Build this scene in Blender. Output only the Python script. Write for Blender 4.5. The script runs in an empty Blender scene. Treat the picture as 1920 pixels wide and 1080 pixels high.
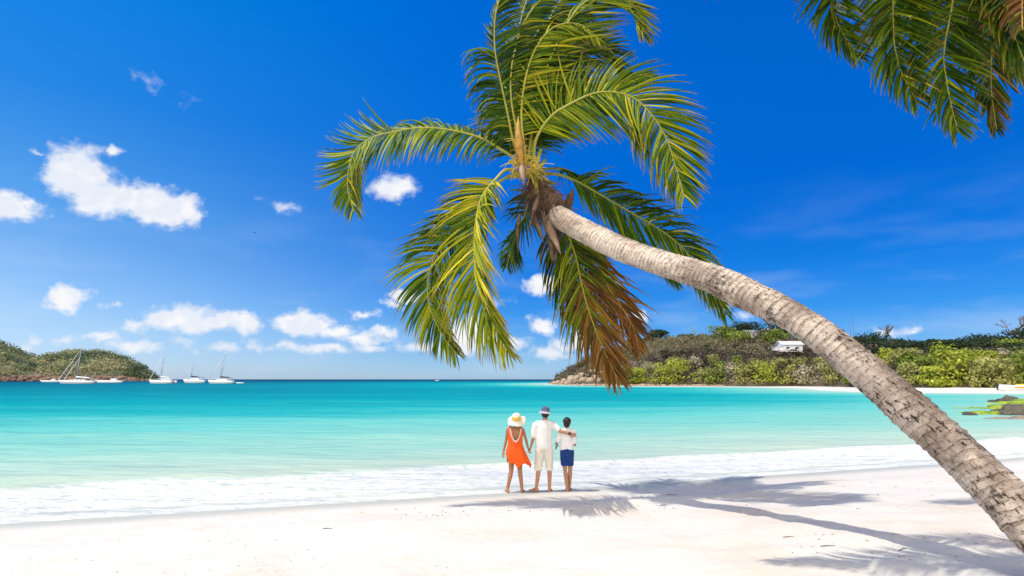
import bpy, math, random
import numpy as np
from mathutils import Vector, Matrix
random.seed(7); rng = np.random.default_rng(7)
C = bpy.context.scene.collection
scene = bpy.context.scene
R = math.radians

# ------------------------------------------------------------------ camera
FPX = 1066.0; PITCH = math.atan(171/FPX); CZ = 2.4
cam = bpy.data.cameras.new('camera'); cam.sensor_width = 36; cam.lens = 36*FPX/1920
cam.clip_start = 0.05; cam.clip_end = 30000
co = bpy.data.objects.new('camera', cam); C.objects.link(co)
co.location = (0, 0, CZ); co.rotation_euler = (math.pi/2+PITCH, 0, 0)
scene.camera = co
scene.render.resolution_x = 1024; scene.render.resolution_y = 576
scene.view_settings.view_transform = 'Standard'; scene.view_settings.look = 'None'
scene.view_settings.exposure = 0.0; scene.view_settings.gamma = 1
scene.render.engine = 'CYCLES'
scene.cycles.max_bounces = 6; scene.cycles.transparent_max_bounces = 8

# ------------------------------------------------------------------ sun
SUN = Vector((0.41, 0.065, -1.0)).normalized()          # travel direction of the light
SUN_EL = math.asin(-SUN.z); SUN_AZ = math.atan2(-SUN.x, -SUN.y)   # azimuth of the sun, clockwise from +Y
sl = bpy.data.lights.new('sun', 'SUN'); sl.energy = 3.55; sl.angle = R(0.5); sl.color = (1.0, 0.95, 0.88)
so = bpy.data.objects.new('sun', sl); C.objects.link(so)
so.rotation_euler = SUN.to_track_quat('-Z', 'Y').to_euler(); so.location = (-8, -2, 20)

# ------------------------------------------------------------------ geometry helpers shared by sky and scene
def ray(u, v):
    a = (u-960)/FPX; b = (540-v)/FPX
    return Vector((a, math.cos(PITCH)-b*math.sin(PITCH), math.sin(PITCH)+b*math.cos(PITCH)))
def at(u, v, Y):
    r = ray(u, v); r *= Y/r.y; return Vector((r.x, r.y, r.z+CZ))
def azel(u, v):
    r = ray(u, v).normalized(); return math.atan2(r.x, r.y), math.asin(r.z)

# ------------------------------------------------------------------ node helper
class NT:
    def __init__(s, tree): s.t = tree; s.n = tree.nodes; s.l = tree.links
    def new(s, typ, **kw):
        nd = s.n.new(typ)
        for k, v in kw.items(): setattr(nd, k, v)
        return nd
    def put(s, sock, v):
        if isinstance(v, bpy.types.NodeSocket): s.l.new(v, sock)
        elif v is not None:
            if hasattr(sock.default_value, '__len__') and not hasattr(v, '__len__'):
                sock.default_value = [v]*len(sock.default_value)
            elif hasattr(sock.default_value, '__len__') and len(sock.default_value) == 4 and len(v) == 3:
                sock.default_value = (*v, 1)
            else: sock.default_value = v
    def m(s, op, a, b=None, c=None, clamp=False):
        nd = s.new('ShaderNodeMath', operation=op, use_clamp=clamp)
        for i, x in enumerate((a, b, c)):
            if x is not None: s.put(nd.inputs[i], x)
        return nd.outputs[0]
    def vm(s, op, a, b=None, c=None):
        nd = s.new('ShaderNodeVectorMath', operation=op)
        for i, x in enumerate((a, b, c)):
            if x is not None: s.put(nd.inputs[i], x)
        return nd.outputs['Value'] if op in ('LENGTH', 'DOT_PRODUCT', 'DISTANCE') else nd.outputs[0]
    def mix(s, f, a, b, blend='MIX'):
        nd = s.new('ShaderNodeMix', data_type='RGBA', blend_type=blend)
        s.put(nd.inputs[0], f); s.put(nd.inputs[6], a); s.put(nd.inputs[7], b); return nd.outputs[2]
    def noise(s, vec, scale, detail=3, rough=.5, dist=0.0, out='Fac'):
        nd = s.new('ShaderNodeTexNoise'); s.put(nd.inputs['Vector'], vec)
        nd.inputs['Scale'].default_value = scale; nd.inputs['Detail'].default_value = detail
        nd.inputs['Roughness'].default_value = rough; nd.inputs['Distortion'].default_value = dist
        return nd.outputs[out]
    def ramp(s, f, stops, interp='LINEAR'):
        nd = s.new('ShaderNodeValToRGB'); cr = nd.color_ramp; cr.interpolation = interp
        while len(cr.elements) < len(stops): cr.elements.new(0.5)
        for e, (p, c) in zip(cr.elements, stops):
            e.position = p; e.color = (*c, 1) if hasattr(c, '__len__') else (c, c, c, 1)
        s.put(nd.inputs[0], f); return nd.outputs[0]
    def smooth(s, x, lo, hi):
        nd = s.new('ShaderNodeMapRange', interpolation_type='SMOOTHSTEP')
        s.put(nd.inputs[0], x); nd.inputs[1].default_value = lo; nd.inputs[2].default_value = hi
        return nd.outputs[0]
    def attr(s, name, out='Fac'):
        nd = s.new('ShaderNodeAttribute'); nd.attribute_name = name; return nd.outputs[out]
    def comb(s, x, y, z=0.0):
        nd = s.new('ShaderNodeCombineXYZ')
        for i, v in enumerate((x, y, z)): s.put(nd.inputs[i], v)
        return nd.outputs[0]
    def bump(s, h, strength=.5, dist=.05, normal=None):
        nd = s.new('ShaderNodeBump'); nd.inputs['Strength'].default_value = strength
        nd.inputs['Distance'].default_value = dist; s.put(nd.inputs['Height'], h)
        if normal is not None: s.l.new(normal, nd.inputs['Normal'])
        return nd.outputs[0]

def mat(name, color=(.5, .5, .5), rough=.6, spec=.5, fn=None, metal=0):
    m = bpy.data.materials.new(name); m.use_nodes = True
    t = NT(m.node_tree); b = m.node_tree.nodes['Principled BSDF']
    b.inputs['Base Color'].default_value = (*color, 1); b.inputs['Roughness'].default_value = rough
    b.inputs['Specular IOR Level'].default_value = spec; b.inputs['Metallic'].default_value = metal
    if fn: fn(t, b)
    return m

# ------------------------------------------------------------------ world: Nishita sky graded to the deep polarised blue, cumulus by direction
w = bpy.data.worlds.new('World'); scene.world = w; w.use_nodes = True
t = NT(w.node_tree); bg = w.node_tree.nodes['Background']
sky = t.new('ShaderNodeTexSky', sky_type='NISHITA', sun_disc=False)
sky.sun_elevation = SUN_EL; sky.sun_rotation = SUN_AZ
sky.air_density = 1.0; sky.dust_density = 0.3; sky.ozone_density = 1.0; sky.altitude = 0
STR = 0.15
geo = t.new('ShaderNodeTexCoord').outputs['Generated']
sep = t.new('ShaderNodeSeparateXYZ'); t.l.new(geo, sep.inputs[0])
az = t.m('ARCTAN2', sep.outputs[0], sep.outputs[1]); el = t.m('ARCSINE', sep.outputs[2])
# grading
g1 = t.new('ShaderNodeGamma'); t.l.new(t.mix(1.0, sky.outputs[0], (STR,)*3, 'MULTIPLY'), g1.inputs[0]); g1.inputs[1].default_value = 1.0
SKY_STOPS = None
# elevation tint (radians 0..0.8): air thickens towards the horizon; azimuth tint: paler air on the sun's side
tintR = t.ramp(t.m('MULTIPLY', el, 1.25), [(0, (.40, .66, 1.20)), (.06, (.24, .50, .98)), (.14, (.075, .40, .92)), (.24, (.018, .36, .94)), (.40, (.003, .36, 1.02)), (.6, (.0, .44, 1.18)), (1, (.0, .46, 1.25))])
tintL = t.ramp(t.m('MULTIPLY', el, 1.25), [(0, (.54, .70, 1.17)), (.10, (.56, .71, .98)), (.22, (.43, .68, .95)), (.34, (.24, .64, .99)), (.5, (.07, .55, 1.05)), (.75, (.0, .60, 1.18)), (1, (.0, .60, 1.2))])
azf = t.smooth(az, -0.85, 0.12)
tint = t.mix(azf, tintL, tintR)
skyc = t.mix(1.0, g1.outputs[0], tint, 'MULTIPLY')
p2 = t.comb(az, el, 0.0)
# warp the position for puffy cloud rims
nz = t.noise(geo, 22, 5, .62, out='Color')
warp = t.vm('MULTIPLY', t.vm('SUBTRACT', nz, (.5, .5, .5)), (.055, .040, 0))
pw = t.vm('ADD', p2, warp)
CL = [(150,325,72,48,1),(205,370,95,38,1),(290,385,85,38,1),(335,392,48,30,1),(222,288,16,14,.6),(60,285,22,6,.35),
 (20,385,58,24,1),(132,560,36,25,1),(118,575,30,14,.7),(300,600,48,27,1),(352,600,62,30,1),(405,606,60,22,.9),(452,605,40,22,1),(250,612,20,12,.8),(210,576,22,8,.5),
 (572,605,58,27,1),(625,620,62,15,.7),(685,634,60,14,.7),(722,625,30,11,.7),(190,632,45,10,.55),(120,640,26,12,.45),(58,642,24,10,.45),
 (352,642,50,14,.35),(545,653,48,12,.55),(470,650,26,14,.6),(762,556,42,14,.8),(735,572,26,10,.6),(682,590,34,11,.55),
 (738,350,46,26,.8),(275,150,42,20,.26),(350,192,34,24,.10),(538,393,34,15,.38),(490,373,20,8,.25),(885,625,52,36,.95),(1015,532,36,18,.95),(1015,612,28,20,.9),
 (790,652,56,13,.6),(1050,645,24,22,.6),(1088,635,28,20,.95),(1195,590,28,14,.75),(1352,572,36,12,.45),(1714,617,24,8,.6),(1655,620,40,8,.4),(1210,640,30,14,.6),
 (930,570,40,14,.4),(600,655,64,11,.6),(860,655,70,14,.75),(1030,664,46,14,.65),(700,652,44,10,.55),(250,648,54,12,.6),(25,655,34,11,.5),(960,640,40,16,.6),(420,655,60,10,.5),(1530,165,40,26,.02),(1400,590,40,10,.35)]
acc = None
for (u, v, ru, rv, wt) in CL:
    a0, e0 = azel(u, v); a1, _ = azel(u+ru, v); _, e1 = azel(u, v-rv)
    sx = 1/max(.008, abs(a1-a0)*1.28); sy = 1/max(.006, abs(e1-e0)*1.36)
    d = t.vm('LENGTH', t.vm('MULTIPLY_ADD', pw, (sx, sy, 0), (-a0*sx, -e0*sy, 0)))
    mm = t.m('MULTIPLY_ADD', d, -wt, wt)
    acc = mm if acc is None else t.m('MAXIMUM', acc, mm)
nf = t.noise(t.vm('MULTIPLY', geo, (1, 1, 1.3)), 38, 6, .6)
dens = t.smooth(t.m('ADD', acc, t.m('MULTIPLY', t.m('SUBTRACT', nf, .5), .9)), 0.07, .58)
front = t.smooth(sep.outputs[1], 0.0, .2)
lowfade = t.smooth(el, .012, .08)
dens = t.m('MULTIPLY', dens, t.smooth(acc, .0, .07))
dens = t.m('MULTIPLY', t.m('MULTIPLY', dens, front), t.m('MULTIPLY_ADD', lowfade, .38, .60))
# soft grey-blue undersides from a second, shifted noise
nf2 = t.noise(t.vm('ADD', geo, (0, 0, .012)), 30, 4, .55)
ccol = t.mix(t.smooth(nf2, .40, .62), (.82, .87, .96), (.98, .97, .99))
# thin veil low down
veil = t.m('MULTIPLY', t.smooth(t.noise(t.vm('MULTIPLY', geo, (1, 1, 4)), 5, 4, .5), .45, .75), t.m('MULTIPLY', t.smooth(el, .34, .02), .28))
skyc = t.mix(veil, skyc, (.62, .76, .95))
back = t.smooth(sep.outputs[1], -.05, -.55)     # unseen bright cloud bank behind the camera, added as white fill for the shadows
bc = t.m('MULTIPLY', t.smooth(t.noise(geo, 2.6, 6, .6), .37, .53), t.m('MULTIPLY', back, t.smooth(el, -.02, .10)))
skyc = t.mix(bc, skyc, (2.75, 2.45, 2.05))
fin = t.mix(dens, skyc, ccol)
t.l.new(fin, bg.inputs['Color']); bg.inputs['Strength'].default_value = 1.0

# ------------------------------------------------------------------ object helpers
def tag(o, label=None, cat=None, group=None, kind=None):
    if label: o['label'] = label
    if cat: o['category'] = cat
    if group: o['group'] = group
    if kind: o['kind'] = kind
    return o
def empty(name, loc, label, cat, group=None, rz=0):
    o = bpy.data.objects.new(name, None); C.objects.link(o); o.location = loc; o.rotation_euler = (0, 0, rz)
    o.empty_display_size = .2
    return tag(o, label, cat, group)
def link_mesh(name, me, m, parent=None, smooth=False):
    me.materials.append(m)
    if smooth: me.polygons.foreach_set('use_smooth', [True]*len(me.polygons))
    o = bpy.data.objects.new(name, me); C.objects.link(o)
    if parent is not None:
        o.parent = parent
        # children are given in world coordinates: cancel the parent's transform
        bpy.context.view_layer.update()
        o.matrix_parent_inverse = parent.matrix_world.inverted()
    return o
def mesh(name, V, F, m, parent=None, smooth=False, attrs=None):
    V = np.asarray(V, dtype=np.float32).reshape(-1, 3); me = bpy.data.meshes.new(name)
    if isinstance(F, np.ndarray):
        F = F.astype(np.int32); k = F.shape[1]; n = len(F)
        me.vertices.add(len(V)); me.vertices.foreach_set('co', V.ravel())
        me.loops.add(n*k); me.loops.foreach_set('vertex_index', F.ravel())
        me.polygons.add(n); me.polygons.foreach_set('loop_start', np.arange(0, n*k, k, dtype=np.int32))
        me.update(calc_edges=True)
    else:
        me.from_pydata(V.tolist(), [], F); me.update()
    if attrs:
        for an, (dom, typ, data) in attrs.items():
            a = me.attributes.new(an, typ, dom)
            a.data.foreach_set('value' if typ == 'FLOAT' else 'vector', np.asarray(data, dtype=np.float32).ravel())
    return link_mesh(name, me, m, parent, smooth)
class MB:
    def __init__(s): s.V = []; s.F = []
    def add(s, V, F):
        b = len(s.V); s.V += [tuple(v) for v in V]; s.F += [[i+b for i in f] for f in F]
    def box(s, c, d, rz=0, bev=0.0):
        x, y, z = d[0]/2, d[1]/2, d[2]/2
        b = min(bev, x*.9, y*.9, z*.9)
        ca, sa = math.cos(rz), math.sin(rz)
        if b <= 0:
            P = [(-x,-y,-z),(x,-y,-z),(x,y,-z),(-x,y,-z),(-x,-y,z),(x,-y,z),(x,y,z),(-x,y,z)]
            F = [(0,3,2,1),(4,5,6,7),(0,1,5,4),(1,2,6,5),(2,3,7,6),(3,0,4,7)]
        else:
            P = []
            for zz, k in ((-z, b), (-z+b, 0), (z-b, 0), (z, b)):
                P += [(-x+k,-y+k,zz),(x-k,-y+k,zz),(x-k,y-k,zz),(-x+k,y-k,zz)]
            F = [(3,2,1,0),(12,13,14,15)]
            for r in range(3):
                for i in range(4): F.append((r*4+i, r*4+(i+1)%4, r*4+4+(i+1)%4, r*4+4+i))
        s.add([(c[0]+p[0]*ca-p[1]*sa, c[1]+p[0]*sa+p[1]*ca, c[2]+p[2]) for p in P], F)
    def tube(s, pts, rad, n=10, caps=True):
        pts = [Vector(p) for p in pts]
        if not hasattr(rad, '__len__'): rad = [rad]*len(pts)
        T0 = (pts[1]-pts[0]).normalized(); up = Vector((0, 0, 1)) if abs(T0.z) < .9 else Vector((1, 0, 0))
        N = T0.cross(up).normalized(); V = []; F = []
        for i, p in enumerate(pts):
            T = (pts[min(i+1, len(pts)-1)]-pts[max(i-1, 0)]).normalized()
            N = (N-T*N.dot(T)).normalized(); B = T.cross(N)
            for k in range(n):
                a = 2*math.pi*k/n; V.append(p+(N*math.cos(a)+B*math.sin(a))*rad[i])
        for i in range(len(pts)-1):
            for k in range(n):
                F.append((i*n+k, i*n+(k+1)%n, (i+1)*n+(k+1)%n, (i+1)*n+k))
        if caps: F.append(tuple(reversed(range(n)))); F.append(tuple(range((len(pts)-1)*n, len(pts)*n)))
        s.add(V, F)
    def lathe(s, prof, c=(0, 0, 0), n=24, sx=1, sy=1, rot=None):
        V = []; F = []
        for (r, z) in prof:
            for k in range(n):
                a = 2*math.pi*k/n; q = Vector((r*math.cos(a)*sx, r*math.sin(a)*sy, z))
                if rot is not None: q = rot @ q
                V.append(q+Vector(c))
        for i in range(len(prof)-1):
            for k in range(n): F.append((i*n+k, i*n+(k+1)%n, (i+1)*n+(k+1)%n, (i+1)*n+k))
        F.append(tuple(reversed(range(n)))); F.append(tuple(range((len(prof)-1)*n, len(prof)*n)))
        s.add(V, F)
    def capsule(s, p0, p1, r0, r1, n=16, sq=(1, 1)):
        p0, p1 = Vector(p0), Vector(p1); T = (p1-p0)
        L = T.length; T = T.normalized() if L > 1e-6 else Vector((0, 0, 1))
        up = Vector((0, 1, 0)) if abs(T.y) < .9 else Vector((1, 0, 0))
        N = T.cross(up).normalized(); B = T.cross(N); V = []; F = []; rows = []
        for k in range(7): a = -math.pi/2+math.pi/2*k/6; rows.append((math.sin(a)*r0, max(.02, math.cos(a))*r0, 0))
        for k in range(7): a = math.pi/2*k/6; rows.append((L+math.sin(a)*r1, max(.02, math.cos(a))*r1, 0))
        for (h, r, _) in rows:
            for k in range(n):
                a = 2*math.pi*k/n; V.append(p0+T*h+N*math.cos(a)*r*sq[0]+B*math.sin(a)*r*sq[1])
        for i in range(len(rows)-1):
            for k in range(n): F.append((i*n+k, i*n+(k+1)%n, (i+1)*n+(k+1)%n, (i+1)*n+k))
        F.append(tuple(reversed(range(n)))); F.append(tuple(range((len(rows)-1)*n, len(rows)*n)))
        s.add(V, F)
    def ell(s, c, r, n=18, rot=None):
        prof = [(max(.02, math.cos(a)), math.sin(a)) for a in np.linspace(-math.pi/2, math.pi/2, 13)]
        V = []; F = []
        for (q, z) in prof:
            for k in range(n):
                a = 2*math.pi*k/n; v = Vector((q*math.cos(a)*r[0], q*math.sin(a)*r[1], z*r[2]))
                if rot is not None: v = rot @ v
                V.append(v+Vector(c))
        for i in range(12):
            for k in range(n): F.append((i*n+k, i*n+(k+1)%n, (i+1)*n+(k+1)%n, (i+1)*n+k))
        F.append(tuple(reversed(range(n)))); F.append(tuple(range(12*n, 13*n)))
        s.add(V, F)
    def build(s, name, m, parent=None, smooth=False): return mesh(name, s.V, s.F, m, parent, smooth)
    def remesh(s, name, m, parent, voxel=.008, it=4, disp=None):
        me = bpy.data.meshes.new(name+'_src'); me.from_pydata([tuple(v) for v in s.V], [], s.F); me.update()
        o = bpy.data.objects.new(name+'_src', me); C.objects.link(o)
        rm = o.modifiers.new('r', 'REMESH'); rm.mode = 'VOXEL'; rm.voxel_size = voxel; rm.use_smooth_shade = True
        sm = o.modifiers.new('s', 'SMOOTH'); sm.iterations = it; sm.factor = .5
        dg = bpy.context.evaluated_depsgraph_get(); ev = o.evaluated_get(dg)
        out = bpy.data.meshes.new_from_object(ev)
        bpy.data.objects.remove(o); bpy.data.meshes.remove(me); out.name = name
        if disp:
            nv = len(out.vertices); co_ = np.zeros(nv*3, np.float32); no = np.zeros(nv*3, np.float32)
            out.vertices.foreach_get('co', co_); out.vertices.foreach_get('normal', no)
            co_ = co_.reshape(-1, 3); no = no.reshape(-1, 3)
            co_ = co_+no*disp(co_)[:, None]; out.vertices.foreach_set('co', co_.ravel()); out.update()
        out.materials.clear()
        return link_mesh(name, out, m, parent, True)

def catmull(P, n):
    P = np.array([list(p) for p in P], dtype=float); Q = np.vstack([2*P[0]-P[1], P, 2*P[-1]-P[-2]])
    seg = np.linalg.norm(np.diff(P, axis=0), axis=1); cum = np.concatenate([[0], np.cumsum(seg)])
    out = []
    for s in np.linspace(0, cum[-1], n):
        i = min(np.searchsorted(cum, s, side='right')-1, len(P)-2); u = (s-cum[i])/seg[i]
        p0, p1, p2, p3 = Q[i], Q[i+1], Q[i+2], Q[i+3]
        out.append(.5*((2*p1)+(-p0+p2)*u+(2*p0-5*p1+4*p2-p3)*u*u+(-p0+3*p1-3*p2+p3)*u**3))
    return np.array(out)
# cheap smooth value noise (numpy)
_G = rng.random((64, 64, 64)).astype(np.float32)
def vnoise(P, sc=1.0):
    P = np.asarray(P)*sc; i = np.floor(P).astype(int); f = P-i; f = f*f*(3-2*f); r = 0
    for dx in (0, 1):
        for dy in (0, 1):
            for dz in (0, 1):
                wgt = (f[:, 0] if dx else 1-f[:, 0])*(f[:, 1] if dy else 1-f[:, 1])*(f[:, 2] if dz else 1-f[:, 2])
                r = r+wgt*_G[(i[:, 0]+dx) % 64, (i[:, 1]+dy) % 64, (i[:, 2]+dz) % 64]
    return r-.5
def fbm(P, sc, oct=4):
    r = 0; a = 1
    for k in range(oct): r = r+a*vnoise(np.asarray(P)+k*7.3, sc*2**k); a *= .5
    return r

# ------------------------------------------------------------------ shoreline and beach heights
SH = np.array([(-400,-119),(-60,-6.9),(-9,10.1),(0,12.9),(6,14.95),(12.7,17.2),(18,19.3),(25,21.8),(34,25.5),(44,33),(54,45),(67,57),(84,72),(97,86),(97,95),(84,101),(70,107),(72,128),
 (80,148),(82,162),(74,182),(60,190),(42,200),(30,218),(24,245),(21,285),(23,325),(40,370),(90,430),(300,560),(900,700)])
LANDPOLY = np.vstack([SH, [(3000,700),(3000,-900),(-400,-900)]])
def shore_s(X, Y):
    X = np.asarray(X, float).ravel(); Y = np.asarray(Y, float).ravel(); d2 = np.full(X.shape, 1e18)
    for (ax, ay), (bx, by) in zip(SH[:-1], SH[1:]):
        vx, vy = bx-ax, by-ay; tt = np.clip(((X-ax)*vx+(Y-ay)*vy)/(vx*vx+vy*vy), 0, 1)
        d2 = np.minimum(d2, (X-ax-tt*vx)**2+(Y-ay-tt*vy)**2)
    ins = np.zeros(X.shape, bool); L = LANDPOLY
    for (ax, ay), (bx, by) in zip(L, np.roll(L, -1, axis=0)):
        if ay == by: continue
        c = ((ay > Y) != (by > Y)) & (X < (bx-ax)*(Y-ay)/(by-ay)+ax); ins ^= c
    return np.where(ins, 1, -1)*np.sqrt(d2)
def beach_h(X, Y):
    s = shore_s(X, Y)
    h = np.where(s > 0, .05*np.minimum(s, 14)+.01*np.clip(s-14, 0, 60), .055*np.maximum(s, -60))
    far = np.clip((np.asarray(Y, float).ravel()-125)/35, 0, 1); h = np.where(s > 0, h*(1-.80*far), h)
    return h, s
def gz(x, y): return float(beach_h([x], [y])[0][0])
def fan(r0, r1, q, amax, na, yoff=0.0):
    rows = [r0]
    while rows[-1] < r1: rows.append(rows[-1]+max(.05, (rows[-1]+3)*q))
    rows = np.array(rows); a = np.linspace(-1, 1, na); a = np.sign(a)*(np.abs(a)**1.0)*amax
    Yg, A = np.meshgrid(rows, a, indexing='ij'); X = A*(Yg+yoff)
    nr = len(rows); idx = np.arange(nr*na).reshape(nr, na)
    F = np.stack([idx[:-1, :-1], idx[:-1, 1:], idx[1:, 1:], idx[1:, :-1]], -1).reshape(-1, 4)
    return X.ravel(), Yg.ravel(), F

# materials: sand
def f_sand(t, b):
    pos = t.new('ShaderNodeNewGeometry').outputs['Position']; s = t.attr('shore')
    n1 = t.noise(pos, .55, 4, .6); n2 = t.noise(pos, 4.5, 4, .6); n3 = t.noise(pos, 60, 2, .6)
    base = t.mix(t.smooth(n1, .42, .70), (.655, .618, .545), (.635, .55, .45))
    base = t.mix(t.m('MULTIPLY', t.smooth(n2, .5, .8), .35), base, (.70, .62, .53))
    base = t.mix(t.m('MULTIPLY', t.smooth(n3, .62, .8), .25), base, (.52, .45, .38))
    wn = t.m('ADD', s, t.m('MULTIPLY', t.m('SUBTRACT', n1, .5), .5))
    wet = t.m('SUBTRACT', 1.0, t.smooth(wn, .35, 1.15))
    base = t.mix(wet, base, (.46, .455, .375))
    t.put(b.inputs['Base Color'], base)
    t.put(b.inputs['Roughness'], t.m('MULTIPLY_ADD', wet, -.45, .95)); b.inputs['Specular IOR Level'].default_value = .25
    h = t.m('ADD', t.m('MULTIPLY', n2, .8), t.m('MULTIPLY', t.noise(pos, 14, 4, .6), .5))
    h = t.m('ADD', h, t.m('MULTIPLY', n3, .10))
    h = t.m('MULTIPLY', h, t.m('MULTIPLY_ADD', wet, -.95, 1.0))
    t.put(b.inputs['Normal'], t.bump(h, .50, .06))
M_sand = mat('white_sand', rough=.95, fn=f_sand)
X, Y, F = fan(-14, 1500, .010, 1.7, 420, 24)
H, S = beach_h(X, Y)
P3 = np.stack([X, Y, np.zeros_like(X)], 1)
und = fbm(P3, .45, 3)*.06+np.abs(fbm(P3, 1.5, 4))*.085*np.clip((S-2.2)/2, 0, 1)
# the crest of drier churned sand above the last wave
H = H+und*np.clip((S-.6)/1.5, 0, 1)*np.clip((200-Y)/100, 0, 1)+.07*np.exp(-((S-2.6+fbm(P3, .3, 2)*1.2)/.55)**2)*(Y < 60)
def ground(x, y):
    s = float(shore_s([x], [y])[0]); h = float(beach_h([x], [y])[0][0]); p = np.array([[x, y, 0.]])
    u_ = float((fbm(p, .45, 3)*.06+np.abs(fbm(p, 1.5, 4))*.085*min(1, max(0, (s-2.2)/2)))[0])
    h += u_*min(1, max(0, (s-.6)/1.5))
    h += .07*math.exp(-((s-2.6+float(fbm(p, .3, 2)[0])*1.2)/.55)**2)
    return h
o = mesh('beach', np.stack([X, Y, H], 1), F, M_sand, None, True, {'shore': ('POINT', 'FLOAT', S)}); tag(o, kind='structure')

# sea
def f_sea(t, b):
    pos = t.new('ShaderNodeNewGeometry').outputs['Position']; d = t.attr('off'); dl = t.attr('offlog')
    nb = t.noise(t.vm('MULTIPLY', pos, (.02, .09, 0)), 1, 5, .6)
    nb2 = t.noise(t.vm('MULTIPLY', pos, (.25, 1.0, 0)), 1, 4, .6)
    x = t.m('ADD', dl, t.m('MULTIPLY', t.m('SUBTRACT', nb, .5), .16))
    x = t.m('ADD', x, t.m('MULTIPLY', t.m('SUBTRACT', nb2, .5), .08))
    #  offlog = log10(1+d)/3.5
    col = t.ramp(x, [(0, (.50, .55, .47)), (.20, (.46, .57, .46)), (.26, (.36, .56, .46)), (.33, (.22, .52, .44)), (.39, (.12, .49, .44)), (.44, (.02, .38, .38)),
                     (.50, (.003, .30, .335)), (.58, (.002, .23, .29)), (.70, (.002, .125, .20)), (.80, (.002, .075, .15)), (1, (.002, .045, .12))])
    # foam band
    wv = t.noise(t.vm('MULTIPLY', pos, (.5, .5, 0)), 1, 4, .6)
    dd = t.m('ADD', d, t.m('MULTIPLY', t.m('SUBTRACT', wv, .5), 1.5))
    band = t.m('MULTIPLY', t.smooth(dd, 3.7, 3.1), 1.0)
    fp = t.vm('MULTIPLY', pos, (1.2, 2.8, 0))
    cell = t.noise(fp, 2.4, 7, .72, .9)
    holes = t.m('MULTIPLY_ADD', t.smooth(cell, .40, .50), .80, .20)
    hard = t.m('MAXIMUM', holes, t.m('MULTIPLY', t.smooth(d, 1.5, .2), .0))
    # glassy sheets left between the swash lines close to the edge
    ln = t.m('SINE', t.m('ADD', t.m('MULTIPLY', d, 10.0), t.m('MULTIPLY', wv, 9.0)))
    thin = t.m('MULTIPLY', t.smooth(d, .85, .45), t.smooth(ln, -.1, .5))
    foam = t.m('MULTIPLY', band, t.m('MULTIPLY', hard, t.m('SUBTRACT', 1.0, t.m('MULTIPLY', thin, .55))))
    # scattered small crests and drifting flecks further out
    fl = t.noise(t.vm('MULTIPLY', pos, (.55, 2.6, 0)), 1, 5, .7)
    flm = t.m('MULTIPLY', t.smooth(fl, .66, .74), t.smooth(d, 26, 6))
    foam = t.m('MAXIMUM', foam, t.m('MULTIPLY', flm, .55))
    wc = t.noise(t.vm('MULTIPLY', pos, (.10, .5, 0)), 1, 5, .75)
    foam = t.m('MAXIMUM', foam, t.m('MULTIPLY', t.smooth(wc, .73, .77), t.m('MULTIPLY', t.smooth(d, 30, 50), .8)))
    weed = t.m('MULTIPLY', t.smooth(t.noise(t.vm('MULTIPLY', pos, (.03, .12, 0)), 1, 4, .65, .4), .54, .66), t.m('MULTIPLY', t.smooth(d, 26, 50), .42))
    col = t.mix(weed, col, t.mix(1.0, col, (.5, .62, .70), 'MULTIPLY'))
    col = t.mix(1.0, col, (.9, .9, .9), 'MULTIPLY')
    rip = t.noise(t.vm('MULTIPLY', pos, (.9, 3.6, 0)), 1, 4, .65)
    col = t.mix(t.m('MULTIPLY', t.smooth(rip, .50, .66), .32), col, t.mix(1.0, col, (.62, .80, .86), 'MULTIPLY'))  # darker streaks paint ripple shading into the water colour
    col = t.mix(foam, col, (.70, .69, .66))
    t.put(b.inputs['Base Color'], col)
    t.put(b.inputs['Roughness'], t.m('MULTIPLY_ADD', foam, .6, .22)); b.inputs['IOR'].default_value = 1.33
    t.put(b.inputs['Specular IOR Level'], t.m('MULTIPLY_ADD', foam, -.1, .30))
    w1 = t.noise(t.vm('MULTIPLY', pos, (.5, 1.6, 0)), 1.2, 4, .6)
    w2 = t.noise(t.vm('MULTIPLY', pos, (.06, .22, 0)), 1.2, 4, .6)
    h = t.m('ADD', t.m('MULTIPLY', w1, .16), t.m('MULTIPLY', w2, 1.1))
    h = t.m('ADD', h, t.m('MULTIPLY', t.m('MULTIPLY', cell, band), .05))
    nrm = t.bump(h, .85, 1.0); t.put(b.inputs['Normal'], nrm)
    b.inputs['Specular IOR Level'].default_value = 0
    for l in list(b.inputs['Specular IOR Level'].links): t.l.remove(l)
    b.inputs['Roughness'].default_value = 1.0
    for l in list(b.inputs['Roughness'].links): t.l.remove(l)
    gl = t.new('ShaderNodeBsdfGlossy'); gl.inputs['Roughness'].default_value = .12; t.put(gl.inputs['Normal'], nrm)
    ms = t.new('ShaderNodeMixShader'); t.put(ms.inputs[0], t.m('MULTIPLY', t.m('SUBTRACT', 1.0, foam), .035))
    t.l.new(b.outputs[0], ms.inputs[1]); t.l.new(gl.outputs[0], ms.inputs[2])
    out = [n for n in t.n if n.type == 'OUTPUT_MATERIAL'][0]; t.l.new(ms.outputs[0], out.inputs[0])
M_sea = mat('sea_water', rough=.1, fn=f_sea)
X, Y, F = fan(-12, 9000, .0075, 1.8, 360, 22)
S = shore_s(X, Y); D = np.maximum(-S, 0)
P3 = np.stack([X*.35, Y, np.zeros_like(X)], 1)
near = np.clip(D/6, 0, 1)*np.clip((70-Y)/40, 0, 1)
Z = fbm(P3, .55, 4)*.10*near+fbm(P3, 3.0, 3)*.018*np.clip((40-Y)/20, 0, 1)*(D > 0)
Z += .07*np.exp(-((D-3.35+fbm(P3, .4, 2)*1.3)/.28)**2)*(Y < 60)       # the breaking lip
Z += .02*np.exp(-((D-.8+fbm(P3, .4, 2)*.8)/.12)**2)*(Y < 60)
Z = Z+.012
keep = (S < 6)
idx = F[keep[F].all(1)]
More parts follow.
